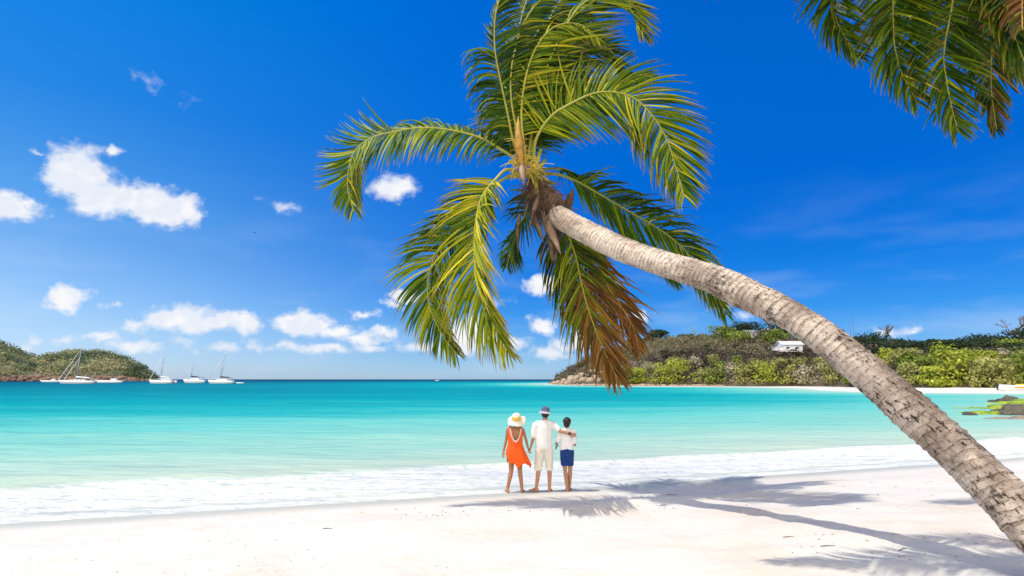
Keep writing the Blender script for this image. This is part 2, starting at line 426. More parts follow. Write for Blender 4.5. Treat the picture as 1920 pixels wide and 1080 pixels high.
used = np.unique(idx); remap = -np.ones(len(X), int); remap[used] = np.arange(len(used))
Vs = np.stack([X, Y, Z], 1)[used]; offl = np.log10(1+D)/3.5
o = mesh('sea', Vs, remap[idx], M_sea, None, True, {'off': ('POINT', 'FLOAT', -S[used]), 'offlog': ('POINT', 'FLOAT', offl[used])})
tag(o, kind='structure')

# ------------------------------------------------------------------ foliage helpers
def leaf_cloud(blobs, n, size, shell=.55, flat=1.0, seed=None):
    """n small quads spread through the blobs (cx,cy,cz,rx,ry,rz)."""
    r = np.random.default_rng(seed if seed is not None else rng.integers(1 << 30))
    B = np.array(blobs, float); wgt = (B[:, 3]*B[:, 4]+B[:, 3]*B[:, 5]); wgt /= wgt.sum()
    k = r.choice(len(B), n, p=wgt); d = r.normal(size=(n, 3)); d /= np.linalg.norm(d, axis=1)[:, None]
    rad = (shell+(1-shell)*r.random(n)**.6)*(1+.13*r.normal(size=n))
    c = B[k, :3]+d*B[k, 3:6]*rad[:, None]
    nn = d*1.7+r.normal(size=(n, 3))*.62; nn[:, 2] += .6; nn /= np.linalg.norm(nn, axis=1)[:, None]
    tt = np.cross(nn, r.normal(size=(n, 3))); tt /= np.linalg.norm(tt, axis=1)[:, None]; bb = np.cross(nn, tt)
    sz = size*(.55+.9*r.random(n))[:, None]
    a = c+tt*sz; b_ = c+bb*sz*.62; c_ = c-tt*sz; d_ = c-bb*sz*.62
    V = np.stack([a, b_, c_, d_], 1).reshape(-1, 3); F = np.arange(n*4).reshape(n, 4)
    var = np.clip(.5+.2*r.normal(size=n)+.25*(r.random(len(B))[k]-.5), 0, 1)
    return V, F, var
def f_leaf(c1, c2, c3):
    def f(t, b):
        v = t.attr('var'); col = t.ramp(v, [(.1, c1), (.5, c2), (.9, c3)])
        t.put(b.inputs['Base Color'], col); b.inputs['Roughness'].default_value = .6; b.inputs['Specular IOR Level'].default_value = .2
        tr = t.new('ShaderNodeBsdfTranslucent'); t.put(tr.inputs[0], col)
        ms = t.new('ShaderNodeMixShader'); ms.inputs[0].default_value = .35
        t.l.new(b.outputs[0], ms.inputs[1]); t.l.new(tr.outputs[0], ms.inputs[2])
        out = [n for n in t.n if n.type == 'OUTPUT_MATERIAL'][0]; t.l.new(ms.outputs[0], out.inputs[0])
    return f
M_lime = mat('lime_leaves', fn=f_leaf((.16,.21,.02),(.36,.41,.04),(.58,.58,.09)))
M_green = mat('green_leaves', fn=f_leaf((.08,.12,.02),(.19,.26,.035),(.36,.41,.08)))
M_olive = mat('olive_leaves', fn=f_leaf((.16,.17,.05),(.34,.34,.09),(.54,.52,.18)))
M_grey = mat('grey_twigs_leaves', fn=f_leaf((.24,.21,.12),(.42,.38,.23),(.60,.54,.36)))
M_dark = mat('dark_leaves', fn=f_leaf((.012,.022,.010),(.030,.050,.018),(.055,.085,.03)))
M_scrub = mat('dry_scrub', fn=f_leaf((.05,.04,.03),(.13,.105,.07),(.22,.20,.10)))
M_far = mat('far_scrub', fn=f_leaf((.09,.13,.07),(.22,.26,.11),(.40,.38,.20)))
def f_bark(t, b):
    pos = t.new('ShaderNodeNewGeometry').outputs['Position']
    t.put(b.inputs['Base Color'], t.mix(t.noise(pos, 3, 4), (.10, .075, .05), (.22, .18, .14)))
M_bark = mat('grey_bark', rough=.9, fn=f_bark)

def bush(name, x, y, z, w_, h_, mt, label, cat, group=None, n=420, leaf=.34, trunk=True, lobes=7, crown_low=.28, seed=0):
    r = np.random.default_rng(seed+11)
    root = empty(name, (x, y, z), label, cat, group)
    blobs = []
    for k in range(lobes):
        a = r.random()*6.28; q = .58*math.sqrt(r.random()); hh = h_*(crown_low+.12+(.88-crown_low-.2)*r.random())
        rr = w_*.5*(.36+.24*r.random())
        blobs.append((x+math.cos(a)*q*w_*.5*1.1, y+math.sin(a)*q*w_*.5*1.1, z+hh, rr, rr, h_*(.17+.12*r.random())))
    blobs.append((x, y, z+h_*.55, w_*.33, w_*.33, h_*.36))
    if crown_low < .08: blobs += [(x-w_*.2, y-w_*.15, z+h_*.16, w_*.3, w_*.3, h_*.2), (x+w_*.22, y-w_*.15, z+h_*.16, w_*.3, w_*.3, h_*.2)]
    V, F, var = leaf_cloud(blobs, n, leaf, .5, seed=seed+5)
    mesh('crown', V, F, mt, root, False, {'var': ('FACE', 'FLOAT', var)})
    if trunk:
        m = MB(); m.tube([(x, y, z-.4), (x+w_*.02, y, z+h_*.25), (x-w_*.03, y, z+h_*.6)], [w_*.035, w_*.028, w_*.012], 7)
        for k in range(4):
            a = k*1.57+r.random(); m.tube([(x+w_*.01, y, z+h_*.2), (x+math.cos(a)*w_*.17, y+math.sin(a)*w_*.17, z+h_*.42), (x+math.cos(a)*w_*.3, y+math.sin(a)*w_*.3, z+h_*.62)], [w_*.02, w_*.014, w_*.006], 6)
        m.build('trunk', M_bark, root, True)
    return root

# ------------------------------------------------------------------ hills
def f_hill(c1, c2, c3):
    def f(t, b):
        pos = t.new('ShaderNodeNewGeometry').outputs['Position']
        n = t.noise(pos, .05, 5, .6); n2 = t.noise(pos, .6, 5, .65)
        col = t.mix(t.smooth(n, .35, .65), c1, c2); col = t.mix(t.smooth(n2, .5, .72), col, c3)
        t.put(b.inputs['Base Color'], col); t.put(b.inputs['Normal'], t.bump(n2, .8, .8))
    return f
M_hillR = mat('scrubby_hillside_soil', rough=.95, fn=f_hill((.10,.075,.05),(.13,.10,.065),(.06,.055,.03)))
M_hillL = mat('rocky_hillside_soil', rough=.95, fn=f_hill((.17,.14,.09),(.13,.14,.075),(.26,.19,.12)))
def interp(u, tab): return np.interp(u, [q[0] for q in tab], [q[1] for q in tab])
# right headland, given as columns (image-like azimuth u), base distance, ridge distance, ridge height line
RB = [(1028,300),(1045,262),(1070,236),(1100,214),(1200,203),(1300,196),(1400,187),(1480,186),(1560,174),(1620,156),(1680,126),(1740,117),(1920,116),(2400,122)]
RR = [(1028,312),(1060,318),(1100,312),(1200,300),(1300,285),(1400,275),(1500,262),(1600,245),(1750,225),(1920,212),(2400,205)]
RV = [(1028,717),(1040,712),(1060,702),(1085,686),(1110,671),(1150,655),(1210,640),(1260,632),(1330,629),(1400,628),(1480,634),(1560,640),(1620,648),(1700,658),(1800,660),(1860,656),(1920,652),(2100,640),(2400,650)]
RE = [(1028,1.0),(1100,1.15),(1400,1.5),(1620,1.6),(2400,1.6)]
def hillR(u, tt):
    u = np.asarray(u, float); tt = np.asarray(tt, float)
    Db, Dr, v = interp(u, RB), interp(u, RR), interp(u, RV)
    a = (u-960)/FPX; b = (540-v)/FPX
    ry = math.cos(PITCH)-b*math.sin(PITCH); rz = math.sin(PITCH)+b*math.cos(PITCH)
    Hr = CZ+rz/ry*Dr
    Yd = Db+(Dr-Db)*tt; ex = interp(u, RE)
    prof = np.where(tt <= 1, np.clip(tt, 0, 1)**(1/ex*.92), 1-.55*(np.clip(tt, 1, 3)-1)**1.4)
    # a steeper bluff at the rocky tip
    zb = interp(u, [(1500, .12), (1660, .95), (2400, 1.1)]); Z = zb+(Hr-zb)*prof
    X = a/ry*Yd
    P = np.stack([X, Yd, Z*0], -1).reshape(-1, 3)
    nz = fbm(P, .035, 4).reshape(u.shape)
    Z = Z+nz*3.2*np.clip(np.minimum(tt, 1)*2.0, 0, 1)*np.clip((Hr/14), 0, 1)
    return X, Yd, Z
us = np.linspace(1028, 2400, 340); ts = np.concatenate([[-.06], np.linspace(0, 1, 48), np.linspace(1.05, 2.4, 16)])
U, Tt = np.meshgrid(us, ts, indexing='ij'); X, Y, Z = hillR(U, Tt)
Z[:, 0] = -1.0
n0, n1 = U.shape; idx = np.arange(n0*n1).reshape(n0, n1)
F = np.stack([idx[:-1, :-1], idx[1:, :-1], idx[1:, 1:], idx[:-1, 1:]], -1).reshape(-1, 4)
o = mesh('headland_hill', np.stack([X, Y, Z], -1), F, M_hillR, None, True); tag(o, kind='structure')
def hr(u, tt):
    X, Y, Z = hillR(np.array([u]), np.array([tt])); return float(X[0]), float(Y[0]), float(Z[0])
# dry scrub cover on it: nobody could count it
def scrub(name, f, u0, u1, t0, t1, nb, nl, size, rad, mt, label, seed, parent=None, keep=None):
    r = np.random.default_rng(seed); u = u0+(u1-u0)*r.random(nb); tt = t0+(t1-t0)*r.random(nb)
    if keep is not None:
        k = keep(u, tt, r); u, tt = u[k], tt[k]
    X, Y, Z = f(u, tt); rr = rad*(.5+.9*r.random(len(u)))
    B = np.stack([X, Y, Z+rr*.45, rr*1.2, rr*1.2, rr*.8], 1)
    V, F, var = leaf_cloud(B, nl, size, .35, seed=seed)
    # colour drift over the slope
    c = V.reshape(-1, 4, 3)[:, 0]; var = np.clip(var+fbm(c, .045, 3)*1.7, 0, 1)
    return mesh(name, V, F, mt, parent, False, {'var': ('FACE', 'FLOAT', var)})
o = scrub('hillside_scrub', hillR, 1045, 2150, .02, 1.05, 3000, 78000, .45, 1.9, M_scrub, '', 3,
          keep=lambda u, tt, r: ~((u < 1120) & (tt < .10+.14*(1110-u)/80)))
tag(o, 'brown and grey dry scrub covering the slope of the right-hand headland', 'scrub', kind='stuff')

# left hill
LB = [(-500,560),(-100,590),(0,610),(100,650),(200,690),(292,720)]
LR = [(-500,700),(0,740),(100,770),(200,780),(292,735)]
LV = [(-500,575),(-100,622),(-20,640),(10,648),(35,661),(58,670),(75,669),(100,664),(150,661),(190,662),(215,667),(240,676),(262,688),(276,698),(288,709),(293,713)]
def hillL(u, tt):
    u = np.asarray(u, float); tt = np.asarray(tt, float)
    Db, Dr, v = interp(u, LB), interp(u, LR), interp(u, LV)
    a = (u-960)/FPX; b = (540-v)/FPX
    ry = math.cos(PITCH)-b*math.sin(PITCH); rz = math.sin(PITCH)+b*math.cos(PITCH)
    Hr = CZ+rz/ry*Dr; Yd = Db+(Dr-Db)*tt
    prof = np.where(tt <= 1, np.clip(tt, 0, 1)**.62, 1-.5*(np.clip(tt, 1, 3)-1)**1.4)
    Z = Hr*prof; X = a/ry*Yd
    nz = fbm(np.stack([X, Yd, X*0], -1).reshape(-1, 3), .014, 4).reshape(u.shape)
    Z = Z+nz*7*np.clip(tt*3, 0, 1)*np.clip(Hr/25, 0, 1)*np.where(tt > .9, .3, 1); return X, Yd, Z
us = np.linspace(-500, 293, 200); ts = np.concatenate([[-.08], np.linspace(0, 1, 40), np.linspace(1.1, 2.6, 10)])
U, Tt = np.meshgrid(us, ts, indexing='ij'); X, Y, Z = hillL(U, Tt); Z[:, 0] = -3
n0, n1 = U.shape; idx = np.arange(n0*n1).reshape(n0, n1)
F = np.stack([idx[:-1, :-1], idx[1:, :-1], idx[1:, 1:], idx[:-1, 1:]], -1).reshape(-1, 4)
o = mesh('island_hill', np.stack([X, Y, Z], -1), F, M_hillL, None, True); tag(o, kind='structure')
o = scrub('island_scrub', hillL, -480, 290, .03, 1.05, 2600, 60000, 1.15, 5.0, M_far, '', 9,
          keep=lambda u, tt, r: ~((u > 62) & (u < 118) & (tt > .86)) & ((tt > .07) | (r.random(len(u)) < .5)))
tag(o, 'green and olive scrub covering the low hill behind the anchored yachts', 'scrub', kind='stuff')

# rocks -------------------------------------------------------------
def f_rock(c1, c2, c3):
    def f(t, b):
        pos = t.new('ShaderNodeNewGeometry').outputs['Position']
        n = t.noise(pos, .8, 5, .65); n2 = t.noise(pos, 5, 5, .7)
        col = t.mix(t.smooth(n, .35, .65), c1, c2); col = t.mix(t.m('MULTIPLY', t.smooth(n2, .52, .7), .8), col, c3)
        t.put(b.inputs['Base Color'], col); t.put(b.inputs['Normal'], t.bump(n2, 1.0, .3))
    return f
M_tan = mat('tan_rock', rough=.9, fn=f_rock((.36,.26,.18),(.50,.39,.28),(.10,.07,.05)))
M_red = mat('reddish_rock', rough=.9, fn=f_rock((.22,.11,.075),(.30,.22,.15),(.08,.055,.04)))
M_blk = mat('dark_wet_rock', rough=.55, fn=f_rock((.10,.085,.06),(.20,.17,.11),(.03,.026,.02)))
def f_algae(t, b):
    pos = t.new('ShaderNodeNewGeometry').outputs['Position']; n = t.noise(pos, 1.1, 5, .65); n2 = t.noise(pos, 7, 4, .7)
    zc = t.new('ShaderNodeSeparateXYZ'); t.l.new(pos, zc.inputs[0])
    col = t.mix(t.smooth(n, .40, .60), (.22, .40, .02), (.50, .56, .03)); col = t.mix(t.smooth(n2, .55, .72), col, (.10, .14, .02))
    t.put(b.inputs['Base Color'], col); t.put(b.inputs['Normal'], t.bump(n2, 1.0, .25))
M_algae = mat('bright_green_algae', rough=.7, fn=f_algae)
def rock_mesh(cx, cy, cz, rx, ry, rz_, seed, rough=.3, flat=False, res=(26, 15)):
    n, m_ = res; V = []; F = []
    th = np.linspace(0, 2*math.pi, n, endpoint=False); ph = np.linspace(-math.pi/2, math.pi/2, m_)
    PH, TH = np.meshgrid(ph, th, indexing='ij'); d = np.stack([np.cos(PH)*np.cos(TH), np.cos(PH)*np.sin(TH), np.sin(PH)], -1).reshape(-1, 3)
    k = 1+fbm(d+seed*3.1, 1.3, 4)*rough*2; q = d*k[:, None]
    q = np.sign(q)*np.abs(q)**.82
    if flat: q[:, 2] = np.clip(q[:, 2], -1, .42+fbm(d+seed, 3, 3)*.35)
    V = q*np.array([rx, ry, rz_])+np.array([cx, cy, cz]); idx = np.arange(n*m_).reshape(m_, n)
    F = np.stack([idx[:-1], np.roll(idx, -1, 1)[:-1], np.roll(idx, -1, 1)[1:], idx[1:]], -1).reshape(-1, 4)
    return V, F
def hitg(u, v, z=0.0):
    r = ray(u, v); k = (z-CZ)/r.z; return r.x*k, r.y*k
# boulders on the headland tip
k = 0
for (u, tt, s_) in [(1040,.05,1.6),(1047,.10,1.9),(1054,.04,1.5),(1058,.14,2.3),(1065,.05,1.8),(1070,.15,2.6),(1074,.24,2.2),(1080,.06,1.9),(1084,.17,2.8),(1090,.26,2.3),
                    (1094,.08,2.0),(1100,.17,2.6),(1106,.06,1.7),(1110,.22,2.4),(1116,.10,2.2),(1122,.05,1.6),(1128,.14,2.2),(1136,.06,1.7),(1144,.10,1.9),(1150,.04,1.4),(1160,.05,1.3),(1062,.24,1.9)]:
    x, y, z = hr(u, tt); s_ *= .72; V, F = rock_mesh(x, y, z+s_*.15, s_*1.25, s_*1.0, s_*.85, k, .55, res=(11, 7))
    o = mesh('boulder', V, F, M_tan, None, False); tag(o, 'tan boulder on the rocky point at the foot of the right-hand headland', 'boulder', 'tan boulders on the rocky headland point'); k += 1
# rocks along the far shore base (a strip of rubble)
Vs, Fs = [], []; nb = 0
for i in range(150):
    u = 1032+random.random()*320; x, y, z = hr(u, -.01+random.random()*.02); s_ = .35+random.random()*.6
    V, F = rock_mesh(x+random.uniform(-1, 1), y-random.random()*2.5, .12, s_*1.4, s_, s_*.6, i, .5, res=(8, 5)); Vs.append(V); Fs.append(F+nb); nb += len(V)
o = mesh('shore_rubble', np.vstack(Vs), np.vstack(Fs), M_tan); tag(o, 'band of small tan stones along the waterline below the headland', 'rubble', kind='stuff')
Vs, Fs = [], []; nb = 0
for i in range(230):
    u = -120+random.random()*412; x, y, z = map(float, (q[0] for q in hillL(np.array([u]), np.array([.0+random.random()**2*.045])))); s_ = 1.0+random.random()*2.2
    V, F = rock_mesh(x, y, z+.3, s_*1.6, s_, s_*.7, i, .5, res=(8, 5)); Vs.append(V); Fs.append(F+nb); nb += len(V)
o = mesh('island_rocks', np.vstack(Vs), np.vstack(Fs), M_red); tag(o, 'reddish rocks along the foot of the island hill on the left', 'rocks', kind='stuff')

# algae covered rock shelf at right
def ledge(u0, u1, v0, name, mt, hz, dep, label, cat, seed, z=.0, group=None, taper=True):
    """a low broken ledge: overlapping worn blocks along its length, one mesh"""
    x0, y0 = hitg(u0, v0); x1, y1 = hitg(u1, v0); r = np.random.default_rng(seed); n = max(4, int(abs(x1-x0)/.75)); Vs, Fs, nb = [], [], 0
    for i in range(n):
        f = (i+.5)/n; k = min(1, .25+f*1.6) if taper else 1; w_ = abs(x1-x0)/n
        V, F = rock_mesh(x0+(x1-x0)*f+r.uniform(-.3, .3)*w_, y0+r.uniform(-.35, .35)*dep, z, w_*r.uniform(.8, 1.5), dep*k*r.uniform(.45, .8), hz*k*r.uniform(.55, 1.15), seed*31+i, .5, False, (16, 9))
        Vs.append(V); Fs.append(F+nb); nb += len(V)
    o = mesh(name, np.vstack(Vs), np.vstack(Fs), mt, None, False); return tag(o, label, cat, group)
ledge(1796, 2010, 766, 'algae_ledge', M_algae, .34, 1.6, 'long low ledge covered in bright green algae, tapering left into the water', 'rock ledge', 1, -.04)
ledge(1850, 2040, 757, 'algae_ledge', M_algae, .42, 2.2, 'far algae-topped ledge behind the long green one by the right edge', 'rock ledge', 2, -.02)
ledge(1790, 1868, 774, 'algae_ledge', M_algae, .16, .8, 'low sliver of green algae rock nearly awash left of the dark rocks', 'rock ledge', 3, -.03)
ledge(1838, 1900, 778, 'algae_ledge', M_algae, .30, .8, 'short yellow-green algae ledge in front of the dark brown rocks', 'rock ledge', 4, -.03)
ledge(1868, 1990, 771, 'dark_rock', M_blk, .62, 1.3, 'ragged dark brown rock ridge on the shelf at the right edge', 'rock', 5, .0)
ledge(1888, 2050, 779, 'dark_rock', M_blk, .50, .9, 'lower dark brown rocks along the front of the shelf by the right edge', 'rock', 6, .0, taper=False)
ledge(1862, 1902, 754, 'dark_rock', M_blk, .55, .9, 'small blackish rock poking up behind the far green ledge', 'rock', 7, .02)
ledge(1812, 1828, 779, 'dark_rock', M_blk, .22, .3, 'tiny lone dark stone in the shallows left of the shelf', 'rock', 8, .0, taper=False)
ledge(1846, 2040, 785, 'tan_ledge', M_tan, .20, .8, 'pale tan rock ledge washed by the water along the front of the shelf', 'rock ledge', 9, -.02)

# ------------------------------------------------------------------ shoreline bushes
FRONT = [  # u, t(depth on slope), width px, height px, material, description
 (1172,.02,34,34,M_green,'dark green low bush'),(1196,.03,30,26,M_lime,'small lime green bush'),(1236,.03,48,40,M_lime,'round lime green bush'),(1272,.03,52,46,M_lime,'tallest rounded bright green bush'),
 (1312,.04,36,30,M_olive,'dull olive bush'),(1338,.02,46,44,M_green,'full green bush'),(1368,.04,36,38,M_grey,'pale twiggy bush'),(1392,.03,40,40,M_olive,'yellowish olive bush'),
 (1430,.02,62,44,M_lime,'wide bright yellow-green bush'),(1474,.03,34,28,M_olive,'small tan-green bush'),(1502,.03,42,34,M_grey,'silvery grey twiggy bush'),(1528,.05,44,42,M_grey,'big pale grey-green bush'),
 (1558,.03,52,42,M_olive,'broad olive bush'),(1596,.03,46,34,M_green,'dark green bush'),(1636,.03,48,46,M_olive,'tall olive bush'),
 (1690,.02,54,38,M_olive,'dry tan-green bush'),(1730,.02,58,40,M_lime,'low lime bush'),(1762,.05,60,66,M_lime,'brightest yellow-green bush'),(1806,.02,58,52,M_olive,'loose olive bush'),
 (1846,.02,60,52,M_olive,'twiggy olive-brown bush'),(1884,.03,56,64,M_green,'grey-green bush'),(1926,.02,60,60,M_grey,'pale sandy grey bush')]
names_n = ['first','second','third','fourth','fifth','sixth','seventh','eighth','ninth','tenth','eleventh','twelfth','thirteenth','fourteenth','fifteenth','sixteenth','seventeenth','eighteenth','nineteenth','twentieth','twenty-first','twenty-second']
for i, (u, tt, wp, hp, mt, ds) in enumerate(FRONT):
    x, y, z = hr(u, tt); k = y/FPX
    bush('shore_bush', x, y-(3 if u > 1640 else 0), min(z, 1.4)-.35, wp*k*1.12, hp*k*(1.1+.12*math.sin(i*2.3)), mt, f'{ds} at the far waterline, {names_n[i]} bush from the rocky point', 'bush', 'bushes along the far shore', n=1000, leaf=.34, lobes=6, crown_low=.05, seed=i)
# thicket behind the right-hand beach: rows of bushes rising up the slope
TH = []
r = np.random.default_rng(21)
for row, (tt, hp) in enumerate([(.06, 38), (.15, 33), (.22, 30)]):
    for u in np.arange(1655+row*9, 2080, 36):
        TH.append((u+r.uniform(-8, 8), tt+r.uniform(-.03, .03), r.uniform(36, 56), hp*r.uniform(.8, 1.25), r.choice(4, p=[.42, .24, .22, .12])))
mm_ = [M_lime, M_olive, M_green, M_grey]
kk = ['bright lime bush', 'dull olive bush', 'leafy green bush', 'pale twiggy bush']
for i, (u, tt, wp, hp, c) in enumerate(TH):
    x, y, z = hr(u, tt); k = y/FPX
    bush('thicket_bush', x, y, z-.4, wp*k, hp*k, mm_[c], f'{kk[c]} crowded in the thicket above the right-hand beach', 'bush', f'{kk[c]}es of the right-hand thicket'.replace('bushes', 'bushes'), n=760, leaf=.32, lobes=5, crown_low=.1, seed=100+i)
# second row on the headland, duller
for i, u in enumerate(np.arange(1215, 1650, 40)):
    uu = u+r.uniform(-7, 7); x, y, z = hr(uu, .10+r.uniform(-.02, .06)); k = y/FPX; c = int(r.choice(3))
    bush('slope_bush', x, y, z-.3, r.uniform(30, 46)*k, r.uniform(18, 30)*k, [M_olive, M_grey, M_green][c], ['olive', 'pale grey', 'green'][c]+' bush on the slope behind the headland shore bushes', 'bush', ['olive', 'pale grey', 'green'][c]+' bushes behind the headland shore', n=420, leaf=.34, lobes=6, crown_low=.1, seed=200+i)

# ridge trees
for i in range(26):
    u = 1635+i*13.5+r.uniform(-6, 6); x, y, z = hr(u, r.uniform(.42, .88)); k = y/FPX
    bush('hill_tree', x, y, z-.6, r.uniform(44, 64)*k, r.uniform(20, 30)*k, M_dark, 'dark round-topped tree in the dense wood between the thicket and the right ridge', 'tree', 'dark trees between thicket and ridge', n=800, leaf=.42, lobes=8, crown_low=.06, seed=400+i)
for i in range(20):
    u = 1100+i*22+r.uniform(-9, 9); x, y, z = hr(u, r.uniform(.3, .95)); k = y/FPX
    bush('hill_shrub', x, y, z-.6, r.uniform(18, 34)*k, r.uniform(8, 16)*k, M_dark, 'small dark green shrub dotted on the dry brown headland slope', 'shrub', 'dark shrubs on the headland slope', n=300, leaf=.40, lobes=5, crown_low=.06, seed=440+i, trunk=False)
RT = [ # u, t, width px, height px, label
 (1236,.99,40,20,'lone dark umbrella-shaped tree standing out at the left end of the ridge'),
 (1225,.90,30,18,'low dark tree just below the umbrella-shaped one on the ridge'),
 (1285,1.0,30,10,'flat scraggly dark shrub on the ridge beyond the umbrella-shaped tree'),
 (1376,.97,56,26,'dark flat-topped tree under the green-roofed house'),
 (1398,.99,52,28,'big dark spreading tree right of the green-roofed house'),
 (1352,.80,44,28,'mid green tree on the slope below the green-roofed house'),
 (1385,.66,48,24,'green tree on the slope left of the white house'),
 (1450,.88,60,34,'dense dark tree above the white bungalow'),(1452,.62,44,30,'leafy green tree to the left of the white bungalow'),
 (1478,1.0,60,36,'tallest dark tree on the ridge left of where the trunk crosses'),
 (1520,.95,60,30,'dark tree behind the leaning trunk on the ridge'),(1560,.95,56,26,'dark ridge tree hidden partly by the leaning trunk'),
 (1606,1.0,44,20,'small dark ridge tree beside the tall mast right of the trunk'),
 (1640,.98,64,34,'rounded dark tree on the ridge just right of the leaning trunk'),(1690,.97,60,26,'dark low tree beside the bare-branched one'),
 (1668,.85,60,26,'dark green tree below the bare-branched one'),
 (1722,.9,56,20,'dark tree below the small pale roof on the right ridge'),(1758,.92,52,24,'dark tree under the distant palm'),
 (1795,.95,60,28,'dark tree right of the distant palm'),(1822,1.0,72,36,'broad domed dark tree, the biggest on the right ridge'),
 (1856,.97,56,30,'dark tree right of the broad domed one'),(1888,.98,56,26,'dark tree left of the large bare tree'),
 (1925,1.0,72,44,'dark tree at the right edge below the large bare tree'),(1700,.70,60,24,'dark green shrubby tree above the thicket'),
 (1780,.72,64,24,'dark spreading tree above the middle of the thicket'),(1850,.72,64,26,'dark spreading tree above the right part of the thicket'),
 (1900,.62,60,30,'mid green tree rising above the thicket near the right edge'),(1975,.8,70,40,'dark tree outside the right edge')]
for i, (u, tt, wp, hp, lb) in enumerate(RT):
    x, y, z = hr(u, tt); k = y/FPX; mt = M_green if 'mid green' in lb or 'leafy' in lb or lb.startswith('green') else M_dark
    umb = 'umbrella-shaped tree standing' in lb
    bush('ridge_tree', x, y, z-.5, wp*k*1.2, hp*k*1.12, mt, lb, 'tree', None, n=1100, leaf=.42, lobes=9, crown_low=.45 if umb else .12, seed=300+i)
def bare_tree(u, tt, hp, label, seed):
    x, y, z = hr(u, tt); k = y/FPX; h = hp*k; r = random.Random(seed)
    root = empty('bare_tree', (x, y, z), label, 'tree'); m = MB(); m2 = MB()
    m.tube([(x, y, z-.5), (x+.1*h, y, z+.25*h), (x+.05*h, y, z+.5*h)], [.05*h, .04*h, .03*h], 7)
    def br(p, d, L, rad, lv):
        q = p+d*L; mid = (p+q)/2+Vector((r.uniform(-1, 1), r.uniform(-1, 1), r.uniform(-1, 1)))*L*.08
        m2.tube([p, mid, q], [rad, rad*.8, rad*.55], 4)
        if lv > 0:
            for _ in range(3):
                dd = (d+Vector((r.uniform(-1, 1), r.uniform(-1, 1), r.uniform(-.35, .8)))*.75).normalized(); br(q, dd, L*r.uniform(.55, .8), rad*.6, lv-1)
    for _ in range(5):
        a = r.random()*6.28; br(Vector((x+.05*h, y, z+h*r.uniform(.3, .5))), Vector((math.cos(a), math.sin(a), .9)).normalized(), h*.26, .022*h, 3)
    m.build('trunk', M_bark, root); m2.build('branches', M_bark, root)
bare_tree(1661, .99, 50, 'small bare-branched tree sticking up on the right ridge', 1)
bare_tree(1902, .99, 62, 'large bare-branched tree against the sky at the right edge of the ridge', 2)
bare_tree(1447, 1.0, 50, 'leafless tree on the ridge beside the grey-roofed house', 4)
# distant coconut palm
x, y, z = hr(1751, .97); k = y/FPX; root = empty('distant_palm', (x, y, z), 'tiny coconut palm silhouetted on the right ridge', 'palm tree')
m = MB(); m.tube([(x, y, z-1), (x+.3, y, z+3), (x, y, z+26*k)], [.3, .22, .18], 7); m.build('trunk', M_bark, root)
m = MB()
for i in range(13):
    a = i*2.4; L = 17*k*(.8+.2*random.random()); up = .15+.7*((i*37) % 10)/10; c = Vector((x, y, z+26*k)); pts = []
    for s_ in np.linspace(0, 1, 6): pts.append(c+Vector((math.cos(a)*L*s_, math.sin(a)*L*s_, L*(up*s_-.9*s_*s_))))
    for j in range(5):
        p, q = pts[j], pts[j+1]; w_ = .75*math.sin((j+.7)/5.5*3.0); w2 = .75*math.sin((j+1.7)/5.5*3.0) if j < 4 else .02
        sd = (q-p).cross(Vector((0, 0, 1))).normalized(); dn = Vector((0, 0, -1))
        m.add([p, q, q+sd*w2+dn*w2, p+sd*w_+dn*w_, q-sd*w2+dn*w2, p-sd*w_+dn*w_], [(0,1,2,3),(1,0,5,4)])
m.build('fronds', M_dark, root)
# columnar cactus on the slope
x, y, z = hr(1301, .78); root = MB(); k = y/FPX
root.tube([(x, y, z-.5), (x+.1, y, z+15*k), (x, y, z+28*k)], [.32, .3, .14], 8)
root.tube([(x, y, z+9*k), (x+.9, y, z+11*k), (x+1, y, z+17*k)], [.18, .2, .1], 8)
M_cactus = mat('cactus_green', (.20, .22, .11), .7)
tag(root.build('columnar_cactus', M_cactus, None, True), 'pale upright columnar cactus on the headland slope', 'cactus')

